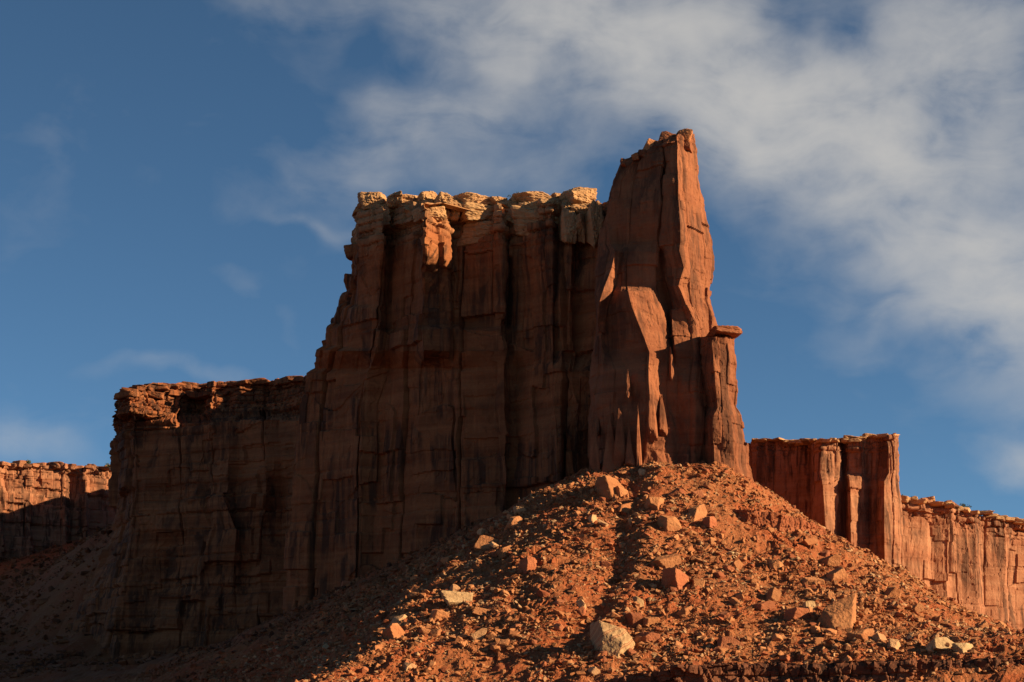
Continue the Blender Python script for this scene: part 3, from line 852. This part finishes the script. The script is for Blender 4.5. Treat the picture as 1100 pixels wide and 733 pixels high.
def shw(py, dx, ys, k, seed, dy):
    rs = np.random.RandomState(seed)
    xs = [x + (dx[i] if i < len(dx) else 0) + (rs.normal(0, k) if 2 < i < 12 else 0) for i, x in enumerate(sx)]
    for i in range(1, len(xs)):
        xs[i] = max(xs[i], xs[i - 1] + 1.5)
    return lv(py, xs, [y - dy + (rs.normal(0, k * 0.5) if 2 < i < 12 else 0) for i, y in enumerate(ys)], SB)


sh_levels = [
    lv(416, sx, sy, SB, [432, 421, 418, 417, 416, 415, 415, 414, 413, 413, 411, 411, 409, 402]),
    lv(430, sx, [y - 1.5 for y in sy], SB, [438, 430, 429, 429, 429, 429, 429, 428, 427, 427, 426, 426, 424, 418]),
    shw(444, [0], sy, 0, 1, 4),
    shw(452, [0, 0], sy2, 1.5, 2, -3),
    shw(490, [0, 0], sy2, 4, 3, 0),
    shw(530, [-1, -1], sy2, 5, 4, 3),
    shw(570, [-6, -4, -1], sy2, 5, 5, 5),
    shw(610, [-20, -11, -5], sy2, 5, 6, 8),
    shw(660, [-40, -24, -12], sy2, 5, 7, 11),
    shw(740, [-66, -42, -24], sy2, 5, 8, 16),
]
sh_me, sh_rim = cliff_mesh('mesa_wall', sh_levels, M_MESA, ds=0.48, dz=0.48, seed=33, flat=((16, 20, 1.3), (5.0, 7, 0.28)), slabs=((21.0, 18, 1.3, 1.8), (11.0, 10, 0.70, 0.4), (5.0, 4.5, 0.14, 0.06)), facets=((2.4, 2.4, 0.15, 0.15),),
                           joints=None, beds=(6.0, 0.60), thin=(17, 1.7, 1.1), rough=0.2, spine=((-135, 800), (-75, 740)), topn=1.3)
mesa = empty('stepped_mesa', at(230, 640, 710))
tag(mesa, 'dark lower mesa left of the butte, only its ledgy rim in sun', 'mesa')
place_on('mesa_wall', sh_me, mesa.location, mesa)

fx = [-70, -20, 2, 6, 33, 36, 70, 76, 92, 96, 112, 150]
fy = [930, 955, 962, 968, 972, 980, 985, 992, 990, 999, 1003, 1030]
FB = [('w', -150, 1120), ('w', -330, 1120)]
fl_levels = [
    lv(499, fx, fy, FB, [494, 497, 498, 500, 499, 501, 501, 503, 502, 504, 501, 497]),
    lv(515, fx, [y - 1 for y in fy], FB),
    lv(545, fx, [y - 3 for y in fy], FB),
    lv(600, fx, [y - 9 for y in fy], FB),
    lv(720, fx, [y - 30 for y in fy], FB),
]
fl_me, fl_rim = cliff_mesh('cliff_wall', fl_levels, M_WALL, ds=0.6, dz=0.55, seed=45, flat=((13, 16, 1.2), (4, 6, 0.3)), slabs=((18.0, 12, 1.0, 1.3), (8.0, 6, 0.45, 0.3), (3.6, 2.6, 0.18, 0.10)), facets=((2.4, 2.4, 0.15, 0.15),), joints=None, beds=(8.0, 0.6),
                           thin=(8, 2.2, 1.0), rough=0.25, spine=((-280, 1030), (-190, 1070)), topn=1.0)
far_left = empty('distant_cliff', at(60, 600, 980))
tag(far_left, 'distant flat-topped cliff at the left edge, sunlit above and shaded below', 'cliff')
place_on('cliff_wall', fl_me, far_left.location, far_left)

# ------------------------------------------------------------------ buttress and cliffs to the right of the tower
rx = [780, 806, 812, 840, 872, 876, 882, 902, 906, 911, 927, 931, 955, 961, 966]
ry = [668, 664, 660, 657, 652, 629, 623, 624, 629, 626, 625, 628, 621, 623, 634]
ry2 = [668, 664, 660, 657, 652, 628, 618, 622, 628, 619, 623, 627, 620, 625, 634]
RB = [('w', 132, 690), ('w', 70, 700)]
rpy = [478, 475, 474, 473, 474, 474, 473, 471, 473, 472, 470, 470, 466, 466, 468]
rb_levels = [
    lv(472, rx, ry, RB, rpy),
    lv(482, rx, [y - 0.5 for y in ry], RB),
    lv(508, rx, [y - 1 for y in ry], RB),
    lv(517, [780, 806, 812, 840, 872, 876, 884, 900, 908, 913, 927, 933, 950, 962, 967], [y - 1 for y in ry2], RB),
    lv(575, [780, 806, 812, 840, 872, 876, 888, 898, 908, 914, 925, 934, 950, 965, 970], [y - 3 for y in ry2], RB),
    lv(680, [780, 806, 812, 840, 872, 875, 890, 898, 908, 914, 925, 934, 952, 968, 976], [y - 6 for y in ry2], RB),
]
rb_me, rb_rim = cliff_mesh('buttress_wall', rb_levels, M_WALL, ds=0.36, dz=0.36, seed=57, flat=((5, 16, 0.55), (2.2, 6, 0.2)), slabs=((7.5, 13, 0.35, 0.9), (3.4, 8, 0.22, 0.25), (1.5, 3, 0.08, 0.06)), facets=((1.4, 2.0, 0.06, 0.06),), joints=None, beds=(9.0, 0.12),
                           thin=(6, 1.5, 0.6), rough=0.10, spine=((90, 680), (120, 660)), topn=0.6)
buttress = empty('cliff_buttress', at(900, 600, 640))
tag(buttress, 'fluted square-topped buttress beyond the right talus slope, beside a shaded recess', 'cliff')
place_on('buttress_wall', rb_me, buttress.location, buttress)

gx = [950, 968, 996, 1001, 1020, 1024, 1034, 1050, 1055, 1082, 1087, 1110, 1117, 1160, 1200]
gy = [688, 698, 703, 708, 708, 715, 717, 718, 727, 730, 737, 742, 750, 770, 790]
GB = [('w', 260, 860), ('w', 130, 820)]
gpy = [530, 535, 537, 540, 539, 542, 545, 550, 553, 556, 560, 566, 568, 572, 578]
rc_levels = [
    lv(540, gx, gy, GB, gpy),
    lv(560, gx, [y - 0.5 for y in gy], GB, [p + 14 for p in gpy]),
    lv(585, gx, [y - 1.5 for y in gy], GB, [p + 42 for p in gpy]),
    lv(640, gx, [y - 4 for y in gy], GB),
    lv(740, gx, [y - 10 for y in gy], GB),
]
rc_me, rc_rim = cliff_mesh('cliff_wall', rc_levels, M_WALL, ds=0.42, dz=0.42, seed=68, flat=((12, 26, 0.9), (3, 9, 0.22)), slabs=((15.0, 20, 1.5, 1.5), (8.0, 14, 0.42, 0.25), (3.4, 4.4, 0.08, 0.03)), facets=((1.8, 2.4, 0.10, 0.1),), joints=None, beds=(12.0, 0.25),
                           thin=(9, 1.8, 0.9), rough=0.12, spine=((150, 780), (220, 810)), topn=1.0)
far_right = empty('distant_cliff', at(1040, 640, 720))
tag(far_right, 'sunlit pink cliff stepping down to the right edge, with streaked vertical joints', 'cliff')
place_on('cliff_wall', rc_me, far_right.location, far_right)


def rim_slabs(parent, mat, line, n, seed, w=(8, 24), h=(3, 7), name='rim_slab', lift=0.0, deep=(3, 7), rim=None):
    """broken flat slabs lying along a rim; line = [(px, py, Y), ...]"""
    rs = np.random.RandomState(seed)
    L = np.array(line, float)
    for i in range(n):
        t = (i + rs.uniform(0, 1)) / n * (len(L) - 1)
        k = min(int(t), len(L) - 2); p = L[k] + (L[k + 1] - L[k]) * (t - k)
        if rim is not None:                                         # seat the slab on the wall's own rim
            fw = rim[:, 1] * math.cos(PITCH) + (rim[:, 2] - CAMZ) * math.sin(PITCH)
            pxs = W0 / 2 + rim[:, 0] / fw * FPX
            m = np.where(np.abs(pxs - p[0]) < 4)[0]
            if len(m):
                p[2] = rim[m, 1].min() - 0.5
        ww, hh = rs.uniform(*w), rs.uniform(*h)
        rock(name, p[0], p[1] + rs.uniform(-1.5, 2.5) - lift, p[2] + rs.uniform(0.5, 5), ww, hh, rs.uniform(*deep), seed + i, mat, parent, rz=rs.uniform(-0.7, 0.3), tilt=0.05, sub=4, cuts=7, sharp=16, rough=0.07)


rim_slabs(mesa, M_MESA, [(134, 424, 748), (150, 417, 738), (215, 414, 738), (255, 412, 722), (298, 410, 708), (325, 407, 694)], 34, 1200, w=(9, 30), h=(4, 8), rim=sh_rim)
rim_slabs(mesa, M_MESA, [(140, 428, 740), (215, 424, 734), (250, 421, 716)], 14, 1260, w=(12, 34), h=(4, 8), rim=sh_rim)
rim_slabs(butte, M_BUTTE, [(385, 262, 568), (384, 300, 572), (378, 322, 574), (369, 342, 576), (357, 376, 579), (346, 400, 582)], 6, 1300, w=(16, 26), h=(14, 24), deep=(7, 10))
rim_slabs(far_left, M_WALL, [(-30, 498, 956), (40, 500, 976), (110, 502, 1003)], 22, 1400, w=(9, 26), h=(3, 8), rim=fl_rim)
rim_slabs(buttress, M_CAP, [(804, 476, 665), (840, 474, 659), (875, 474, 636), (905, 473, 632), (930, 470, 632), (960, 467, 626)], 26, 1500, w=(6, 20), h=(2.5, 5), rim=rb_rim)
rim_slabs(far_right, M_CAP, [(966, 536, 698), (1000, 539, 706), (1050, 551, 722), (1085, 558, 734), (1115, 567, 748)], 24, 1600, w=(8, 24), h=(3, 7), rim=rc_rim)

# ------------------------------------------------------------------ ledges in the slope
led_px = [640, 660, 700, 722, 726, 760, 800, 806, 850, 880, 884, 930, 980, 986, 1030, 1070, 1076, 1120, 1170]
led_y = [396, 391, 388, 387, 385, 385.5, 385, 387, 386, 385, 386.5, 386, 385, 386.5, 386, 385, 386, 386, 386]
led_top = [736, 729, 722, 718, 714, 713, 712, 712, 712, 711, 711, 710, 709, 709, 708, 708, 708, 707, 706]
LB = [('w', 118, 396), ('w', 18, 402)]
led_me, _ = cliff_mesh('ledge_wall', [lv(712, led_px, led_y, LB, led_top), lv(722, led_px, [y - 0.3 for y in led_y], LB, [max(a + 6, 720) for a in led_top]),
                                      lv(770, led_px, [y - 2 for y in led_y], LB, [max(a + 40, 765) for a in led_top])], M_LEDGE_SHADE, ds=0.2, dz=0.2, seed=81,
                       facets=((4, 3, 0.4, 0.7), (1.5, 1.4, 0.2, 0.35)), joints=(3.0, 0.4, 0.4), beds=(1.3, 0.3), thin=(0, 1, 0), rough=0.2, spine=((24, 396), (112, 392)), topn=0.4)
ledge = empty('rock_ledge', at(900, 725, 386))
tag(ledge, 'low dark sandstone ledge along the bottom right, under the talus', 'rock ledge')
place_on('ledge_wall', led_me, ledge.location, ledge)

mp = [778, 788, 804, 822, 840, 856, 872, 886]
my = [476, 472.6, 471.0, 470.6, 471.4, 473.0, 475.5, 480]
mtop = [545, 546, 547, 549, 552, 556, 561, 569]
mud_me, _ = cliff_mesh('ledge_wall', [lv(550, mp, my, [('w', 74, 489), ('w', 58, 492)], mtop), lv(570, mp, [y - 1.2 for y in my], [('w', 74, 489), ('w', 58, 492)], [a + b for a, b in zip(mtop, (8, 14, 17, 18, 18, 16, 13, 9))]),
                                      lv(600, mp, [y - 3 for y in my], [('w', 74, 489), ('w', 58, 492)], [a + 40 for a in mtop])], M_RED, ds=0.22, dz=0.2, seed=83,
                       facets=((2.6, 3, 0.35, 0.4), (1.0, 1.2, 0.12, 0.2)), joints=(3.2, 0.3, 0.4), beds=(1.1, 0.14), thin=(0, 1, 0), rough=0.25, spine=((60, 486), (72, 485)), topn=0.3)
mud = empty('mudstone_ledge', at(835, 570, 482))
tag(mud, 'crumbling red mudstone band on the slope just right of the pillar', 'rock ledge')
place_on('ledge_wall', mud_me, mud.location, mud)

# ------------------------------------------------------------------ boulders on the talus
HERO = [  # px, py of the middle, width and height in the photo, material, label
    (660, 691, 44, 42, 'S', 'largest pale boulder, striped grey and tan, low on the sunlit slope'),
    (654, 525, 29, 25, 'O', 'big split orange block just under the tower foot pinnacles'),
    (668, 530, 16, 13, 'O', 'smaller block leaning on the right side of the big split orange block'),
    (553, 561, 16, 17, 'O', 'upright orange block on the shadow edge, beneath a pale slanted stone'),
    (559, 549, 15, 9, 'T', 'pale slanted stone resting above an upright orange block at the shadow edge'),
    (520, 584, 18, 23, 'O', 'tall orange boulder standing half in shade on the left shadow edge'),
    (544, 592, 20, 10, 'O', 'flat orange slab right of the tall half-shaded boulder'),
    (568, 609, 21, 24, 'R', 'craggy red outcrop block standing out of the left lit rib'),
    (492, 645, 31, 16, 'P', 'long pale layered slab lying on the left shadow edge'),
    (489, 632, 12, 8, 'T', 'small tan stone just above the long pale layered slab'),
    (423, 680, 21, 19, 'O', 'squarish orange boulder alone in the lower left shade, edge lit'),
    (431, 667, 16, 11, 'T', 'tan stone touching the top of the squarish lower left boulder'),
    (405, 698, 7, 10, 'O', 'small bright upright stone below the squarish lower left boulder'),
    (513, 684, 17, 12, 'T', 'tan striped boulder in the middle of the lower left slope'),
    (471, 662, 20, 13, 'O', 'wedge-shaped orange rock below the long pale layered slab'),
    (516, 658, 20, 10, 'O', 'tilted orange slab right of the long pale layered slab'),
    (528, 569, 6, 7, 'O', 'tiny bright stone above the tall half-shaded boulder'),
    (685, 647, 12, 12, 'P', 'whitish block perched above the striped boulder'),
    (683, 669, 18, 24, 'R', 'dark red upright block close above right of the striped boulder'),
    (698, 669, 20, 13, 'O', 'orange wedge beside the dark red upright block'),
    (697, 687, 22, 18, 'R', 'red block directly right of the striped boulder'),
    (671, 547, 21, 11, 'O', 'flat orange block under the big split block'),
    (703, 541, 18, 16, 'O', 'orange tilted block high on the slope below the tower'),
    (690, 508, 9, 9, 'T', 'pale round stone at the tower foot, on the crest'),
    (720, 564, 22, 21, 'O', 'lit cube-shaped orange boulder on the upper middle slope'),
    (749, 551, 19, 15, 'O', 'orange boulder up and right of the cube-shaped one'),
    (763, 561, 15, 15, 'R', 'reddish pointed block just right of the upper orange boulder'),
    (728, 529, 13, 10, 'R', 'reddish block high below the tower, left of a similar flat one'),
    (749, 532, 15, 9, 'R', 'flat reddish block high on the slope below the pillar'),
    (716, 604, 33, 17, 'O', 'broad tilted orange slab in the middle of the slope'),
    (726, 626, 27, 27, 'R', 'dark red shaded boulder beneath the broad tilted slab'),
    (751, 628, 15, 12, 'O', 'orange block at the right foot of the dark red boulder'),
    (892, 605, 21, 13, 'O', 'upper of two rounded orange boulders on the right slope'),
    (899, 620, 25, 15, 'O', 'lower and larger of two rounded orange boulders on the right slope'),
    (870, 626, 23, 13, 'O', 'slanting orange slab left of the two rounded orange boulders'),
    (831, 640, 14, 16, 'O', 'blocky orange boulder left of the slanting slab on the right slope'),
    (901, 666, 46, 32, 'O', 'largest orange boulder on the lower right slope'),
    (928, 684, 21, 18, 'O', 'squared orange block at the lower right of the largest orange boulder'),
    (869, 651, 13, 11, 'P', 'small whitish block left above the largest orange boulder'),
    (857, 662, 27, 18, 'R', 'dark red block in shade left of the largest orange boulder'),
    (958, 639, 17, 15, 'O', 'solitary orange boulder near the right skyline of the slope'),
    (1012, 693, 30, 13, 'P', 'large whitish broken slab low on the right slope'),
    (1036, 697, 24, 10, 'P', 'whitish slab fragment at the right end of the broken white rocks'),
    (1001, 697, 14, 8, 'P', 'small whitish fragment at the left end of the broken white rocks'),
    (960, 694, 16, 9, 'T', 'tan flat stone between the squared block and the white broken slab'),
    (945, 687, 15, 8, 'T', 'tan wedge right beside the squared orange block'),
    (832, 607, 17, 13, 'O', 'orange block in the middle of the upper right slope'),
    (790, 607, 16, 9, 'O', 'flat orange stone in the open dirt right of the broad tilted slab'),
    (869, 583, 17, 7, 'O', 'thin slab in the bare red dirt below the mudstone band'),
    (821, 652, 23, 10, 'R', 'flat red slab below the blocky orange boulder'),
    (766, 582, 11, 8, 'O', 'small orange stone below the reddish pointed block'),
    (600, 700, 20, 9, 'R', 'low red slab left of the striped boulder'),
    (736, 658, 16, 10, 'O', 'orange chunk below the dark red shaded boulder'),
    (780, 690, 20, 12, 'R', 'red chunk on the lowest middle slope above the ledge'),
    (985, 655, 15, 9, 'O', 'low orange slab below the solitary skyline boulder'),
    (440, 716, 14, 8, 'T', 'tan stone at the bottom left where sunlit gravel begins'),
    (372, 628, 12, 8, 'R', 'dim red block alone high on the shaded left slope'),
]
M_REDROCK = rock_material('red_boulder_sandstone', (0.20, 0.055, 0.024), (0.31, 0.090, 0.038), (0.40, 0.15, 0.07), varnish=0.15, strata=0.8, local=True, bump=0.5, grain=1.6)
MATS = {'O': M_BOULDER, 'R': M_REDROCK, 'T': M_TAN, 'P': M_PALE}
# the striped boulder shows curved grey and tan bedding
ms = bpy.data.materials.new('striped_sandstone'); ms.use_nodes = True
t_ = NT(ms.node_tree); t_.n.clear()
tco = t_.node('ShaderNodeTexCoord')
mp_ = t_.node('ShaderNodeMapping'); t_.l.new(tco.outputs['Object'], mp_.inputs[0]); mp_.inputs['Rotation'].default_value = (0.5, 0.75, 0.2)
wv_ = t_.node('ShaderNodeTexWave', bands_direction='Z'); t_.l.new(mp_.outputs[0], wv_.inputs[0])
wv_.inputs['Scale'].default_value = 0.085; wv_.inputs['Distortion'].default_value = 5.0; wv_.inputs['Detail'].default_value = 3; wv_.inputs['Detail Scale'].default_value = 0.8
c_ = t_.ramp(wv_.outputs['Fac'], [(0.08, (0.33, 0.19, 0.095)), (0.40, (0.46, 0.28, 0.14)), (0.54, (0.24, 0.085, 0.038)), (0.64, (0.50, 0.28, 0.14)), (0.78, (0.28, 0.11, 0.05)), (0.9, (0.42, 0.245, 0.12))])
c_ = t_.mix(t_.ramp(t_.noise(tco.outputs['Object'], 2.2, 6, 0.7), [(0.35, 0.35), (0.62, 0.0)]), c_, (0.17, 0.10, 0.06))
b_ = t_.node('ShaderNodeBsdfPrincipled'); t_.l.new(c_, b_.inputs['Base Color']); b_.inputs['Roughness'].default_value = 0.92; b_.inputs['Specular IOR Level'].default_value = 0.15
bm_ = t_.node('ShaderNodeBump'); bm_.inputs['Strength'].default_value = 0.4; bm_.inputs['Distance'].default_value = 0.5
t_.l.new(t_.noise(tco.outputs['Object'], 1.6, 7, 0.65), bm_.inputs['Height']); t_.l.new(bm_.outputs[0], b_.inputs['Normal'])
o_ = t_.node('ShaderNodeOutputMaterial'); t_.l.new(b_.outputs[0], o_.inputs[0])
MATS['S'] = ms

SPOTS = []
for i, (px, py, w, h, mk, lab) in enumerate(HERO):
    p = on_ground(px, py + h * 0.22)
    if p is None:
        continue
    k = p[1] / FPX
    rs = np.random.RandomState(3000 + i)
    W, H = w * k, h * k
    Dp = min(W, H * 1.6) * rs.uniform(0.8, 1.1)
    me = rock_mesh('boulder', (W * 0.92, Dp * 0.9, H * 1.05), 3000 + i + (577 if mk == 'S' else 0), MATS[mk], sub=5 if w > 12 else 4, cuts=5, sharp=rs.uniform(50, 80), rough=0.05, loose=0.24)
    o = link('boulder', me, None, (p[0], p[1] + Dp * 0.15, p[2] + H * 0.13))
    o.rotation_euler = (rs.normal(-0.1, 0.10), rs.normal(0, 0.22), rs.uniform(0.1, 0.75))
    tag(o, lab, 'boulder')
    SPOTS.append((p[0], p[1], max(1.3, 0.8 * W)))

# middling stones: individuals that nothing tells apart, by zone
BASE = {m: [rock_mesh('talus_rock', (1, rs_.uniform(0.7, 1.0), rs_.uniform(0.55, 0.85)), 4000 + 31 * q + ord(m), MATS[m], sub=3, cuts=5, sharp=60, rough=0.05, loose=0.25)
            for q, rs_ in enumerate([np.random.RandomState(x) for x in range(7)])] for m in 'ORTP'}
ZONES = [  # polygon-free zones by photo rectangle: px range, py range, count, sizes, label, group
    (250, 470, 600, 725, 38, (0.9, 2.2), 'dim stone on the shaded left flank of the talus', 'stones on the shaded left flank'),
    (440, 640, 540, 725, 72, (0.7, 2.5), 'stone on the lit rib left of the gully', 'stones on the lit rib left of the gully'),
    (640, 770, 505, 725, 80, (0.7, 2.5), 'stone on the lit middle of the talus, below the tower', 'stones on the middle of the talus'),
    (770, 1090, 560, 712, 104, (0.7, 2.5), 'stone scattered on the right slope of the talus, below the pillar', 'stones on the right slope')]
rs = np.random.RandomState(99)
for x0, x1, y0, y1, n, (s0, s1), lab, grp in ZONES:
    c = 0; tries = 0
    while c < n and tries < 4000:
        tries += 1
        px, py = rs.uniform(x0, x1), rs.uniform(y0, y1)
        p = on_ground(px, py)
        if p is None or p[1] > 505 or abs(p[0]) > 120:
            continue
        m = rs.choice(list('OORRTOP'), p=[.24, .24, .17, .15, .10, .08, .02])
        me = BASE[m][rs.randint(7)]
        o = bpy.data.objects.new('talus_rock', me); COL.objects.link(o)
        s = s0 + (s1 - s0) * rs.uniform(0, 1) ** 1.7
        o.location = (p[0], p[1], p[2] + s * 0.12); o.scale = (s, s, s * rs.uniform(0.8, 1.1))
        o.rotation_euler = (rs.normal(0, 0.3), rs.normal(0, 0.3), rs.uniform(0, 6.28))
        tag(o, lab, 'stone', grp)
        c += 1


# ------------------------------------------------------------------ rubble too small and too many to count
def hull(seed):
    rs = np.random.RandomState(seed)
    bm = bmesh.new()
    for _ in range(9):
        v = rs.normal(0, 1, 3); v /= np.linalg.norm(v)
        bm.verts.new(v * rs.uniform(0.8, 1.0) * np.array((1, 0.85, 0.65)))
    r = bmesh.ops.convex_hull(bm, input=bm.verts[:])
    for g in list(set(r['geom_interior'] + r['geom_unused'])):
        if isinstance(g, bmesh.types.BMVert) and g.is_valid:
            bm.verts.remove(g)
    bmesh.ops.recalc_face_normals(bm, faces=bm.faces[:])
    bm.verts.index_update()
    V = np.array([v.co[:] for v in bm.verts]); F = np.array([[v.index for v in f.verts] for f in bm.faces]); bm.free()
    return V, F


HULLS = [hull(700 + i) for i in range(16)]


BARE = on_ground(850, 588)


def rubble(name, label, mat, n, seed, smin, smax, power, cluster, xr=(-75, 125), yr=(384, 504), near=None):
    rs = np.random.RandomState(seed)
    x = rs.uniform(xr[0], xr[1], n * 8); y = rs.uniform(yr[0], yr[1], n * 8)
    q = np.stack((x / 16.0, y / 16.0, np.full(len(x), seed * 1.7)), 1)
    dn = fbm(q, 3, seed) + 0.6 * fbm(q * 4.1, 2, seed + 1)
    keep = rs.uniform(0, 1, len(x)) < 0.12 + 0.88 * sstep(cluster - 0.14, cluster + 0.22, dn)
    if near:                                                        # debris broken off the big blocks, mostly below them
        c = np.array(near)[rs.randint(0, len(near), len(x))]
        x = c[:, 0] + rs.normal(0, 1, len(x)) * c[:, 2]; y = c[:, 1] - 0.7 * c[:, 2] + rs.normal(0, 1.1, len(x)) * c[:, 2]
        keep[:] = True
    bare = np.exp(-((x - BARE[0]) / 13.0) ** 2 - ((y - BARE[1]) / 6.5) ** 2)
    keep &= rs.uniform(0, 1, len(x)) > 1.15 * bare
    x, y = x[keep][:n], y[keep][:n]
    z = ground_z(x, y)
    s = smin * (1 - rs.uniform(0, 1, len(x))) ** (-1 / power)
    s = np.minimum(s, smax)
    Vs, Fs = [], []; base = 0
    which = rs.randint(0, len(HULLS), len(x))
    for h, (V, F) in enumerate(HULLS):
        m = np.where(which == h)[0]
        if not len(m):
            continue
        a = rs.uniform(0, 6.28, len(m)); b = rs.normal(0, 0.4, len(m))
        ca, sa, cb, sb = np.cos(a), np.sin(a), np.cos(b), np.sin(b)
        X = V[:, 0][None] * cb[:, None] + V[:, 2][None] * sb[:, None]
        Z = -V[:, 0][None] * sb[:, None] + V[:, 2][None] * cb[:, None]
        Y = V[:, 1][None].repeat(len(m), 0)
        X2 = X * ca[:, None] - Y * sa[:, None]; Y2 = X * sa[:, None] + Y * ca[:, None]
        P = np.stack((X2 * s[m][:, None] + x[m][:, None], Y2 * s[m][:, None] + y[m][:, None], Z * s[m][:, None] + z[m][:, None] + s[m][:, None] * 0.15), -1)
        Vs.append(P.reshape(-1, 3))
        Fs.append((F[None] + (np.arange(len(m)) * len(V))[:, None, None] + base).reshape(-1, 3))
        base += len(m) * len(V)
    o = link(name, mesh_from(name, np.concatenate(Vs), np.concatenate(Fs), mat))
    return tag(o, label, 'rubble', kind='stuff')


rubble('rubble', 'loose reddish rubble covering the whole talus slope', M_BOULDER, 42000, 11, 0.14, 1.25, 1.6, 0.0)
rubble('rubble', 'crumbled dark red rubble among the larger talus stones', M_RED, 14000, 12, 0.14, 1.1, 1.7, 0.0)
rubble('rubble', 'scattered pale tan chips on the talus slope', M_TAN, 24000, 13, 0.12, 0.9, 1.8, 0.06)
rubble('rubble', 'sparse whitish stone chips on the talus slope', M_PALE, 4500, 14, 0.12, 0.5, 2.2, 0.12)

# ------------------------------------------------------------------ a few low shrubs on the rims
ml = bpy.data.materials.new('juniper_leaf'); ml.use_nodes = True
t_ = NT(ml.node_tree); pb = t_.n['Principled BSDF']
gn = t_.node('ShaderNodeNewGeometry')
t_.l.new(t_.mix(t_.noise(gn.outputs['Position'], 2.0, 3, 0.6), (0.035, 0.05, 0.018), (0.085, 0.095, 0.035)), pb.inputs['Base Color']); pb.inputs['Roughness'].default_value = 0.8
mw = bpy.data.materials.new('juniper_wood'); mw.use_nodes = True
t_ = NT(mw.node_tree); pb = t_.n['Principled BSDF']
gn = t_.node('ShaderNodeNewGeometry')
t_.l.new(t_.mix(t_.noise(gn.outputs['Position'], 4.0, 4, 0.6), (0.07, 0.05, 0.035), (0.13, 0.10, 0.075)), pb.inputs['Base Color']); pb.inputs['Roughness'].default_value = 0.9
SHRUBS = [(559, 210, 549, 1.5, 'green shrub on the butte rim between two cap blocks'), (552, 211, 550, 1.1, 'smaller shrub just left of the rim shrub on the butte'),
          (975, 536, 703, 2.2, 'shrub at the left end of the sunlit right cliff rim'), (1036, 545, 722, 1.8, 'shrub in the middle of the right cliff rim'),
          (1053, 551, 728, 1.5, 'shrub at a notch on the right cliff rim, the lowest one'), (30, 497, 975, 2.0, 'shrub on the rim of the distant left cliff'),
          (118, 500, 1000, 2.0, 'shrub on the left cliff rim beside the mesa corner')]
for i, (px, py, Y, r, lab) in enumerate(SHRUBS):
    rs = np.random.RandomState(8000 + i)
    p = at(px, py, Y)
    root = empty('shrub', (p[0], p[1], p[2] - r * 0.9)); tag(root, lab, 'shrub', 'shrubs on the cliff rims')
    n = 420
    d = rs.normal(0, 1, (n, 3)); d /= np.linalg.norm(d, axis=1, keepdims=True)
    lob = rs.normal(0, 0.5, (6, 3)); c = lob[rs.randint(0, 6, n)] * np.array((1, 1, 0.5)) + d * rs.uniform(0.2, 0.55, (n, 1))
    c = c * r * np.array((1.0, 1.0, 0.8)) + np.array((0, 0, r * 0.9))
    e1 = rs.normal(0, 1, (n, 3)); e2 = rs.normal(0, 1, (n, 3))
    e1 *= (0.10 * r / np.linalg.norm(e1, axis=1, keepdims=True)); e2 *= (0.10 * r / np.linalg.norm(e2, axis=1, keepdims=True))
    V = np.stack((c - e1, c - e2, c + e1, c + e2), 1).reshape(-1, 3)
    link('foliage', mesh_from('foliage', V, np.arange(n * 4).reshape(-1, 4), ml), root)
    Vs = []; Fs = []
    for q in range(5):                                               # tapered stems fanning from the base
        tip = np.array((rs.normal(0, 0.4) * r, rs.normal(0, 0.4) * r, r * rs.uniform(0.8, 1.2)))
        b = len(Vs)
        for base, rad in ((np.array((0, 0, -0.3 * r)), 0.09 * r), (tip, 0.02 * r)):
            for w_ in range(5):
                Vs.append(base + rad * np.array((math.cos(w_ * 1.257), math.sin(w_ * 1.257), 0)))
        Fs += [[b + w_, b + (w_ + 1) % 5, b + 5 + (w_ + 1) % 5, b + 5 + w_] for w_ in range(5)]
    link('stem', mesh_from('stem', Vs, Fs, mw), root)

rubble('rubble', 'dim rubble and fallen blocks below the distant left cliffs', M_MESA, 9000, 15, 0.4, 2.6, 1.7, 0.0, (-270, -110), (600, 985))
rubble('rubble', 'dim rubble on the shaded foot of the butte', M_MESA, 5000, 16, 0.25, 1.3, 1.8, 0.0, (-100, -10), (470, 590))

rubble('rubble', 'broken debris heaped at the feet of the larger talus boulders', M_BOULDER, 4200, 17, 0.16, 0.9, 1.5, 0.0, near=SPOTS)
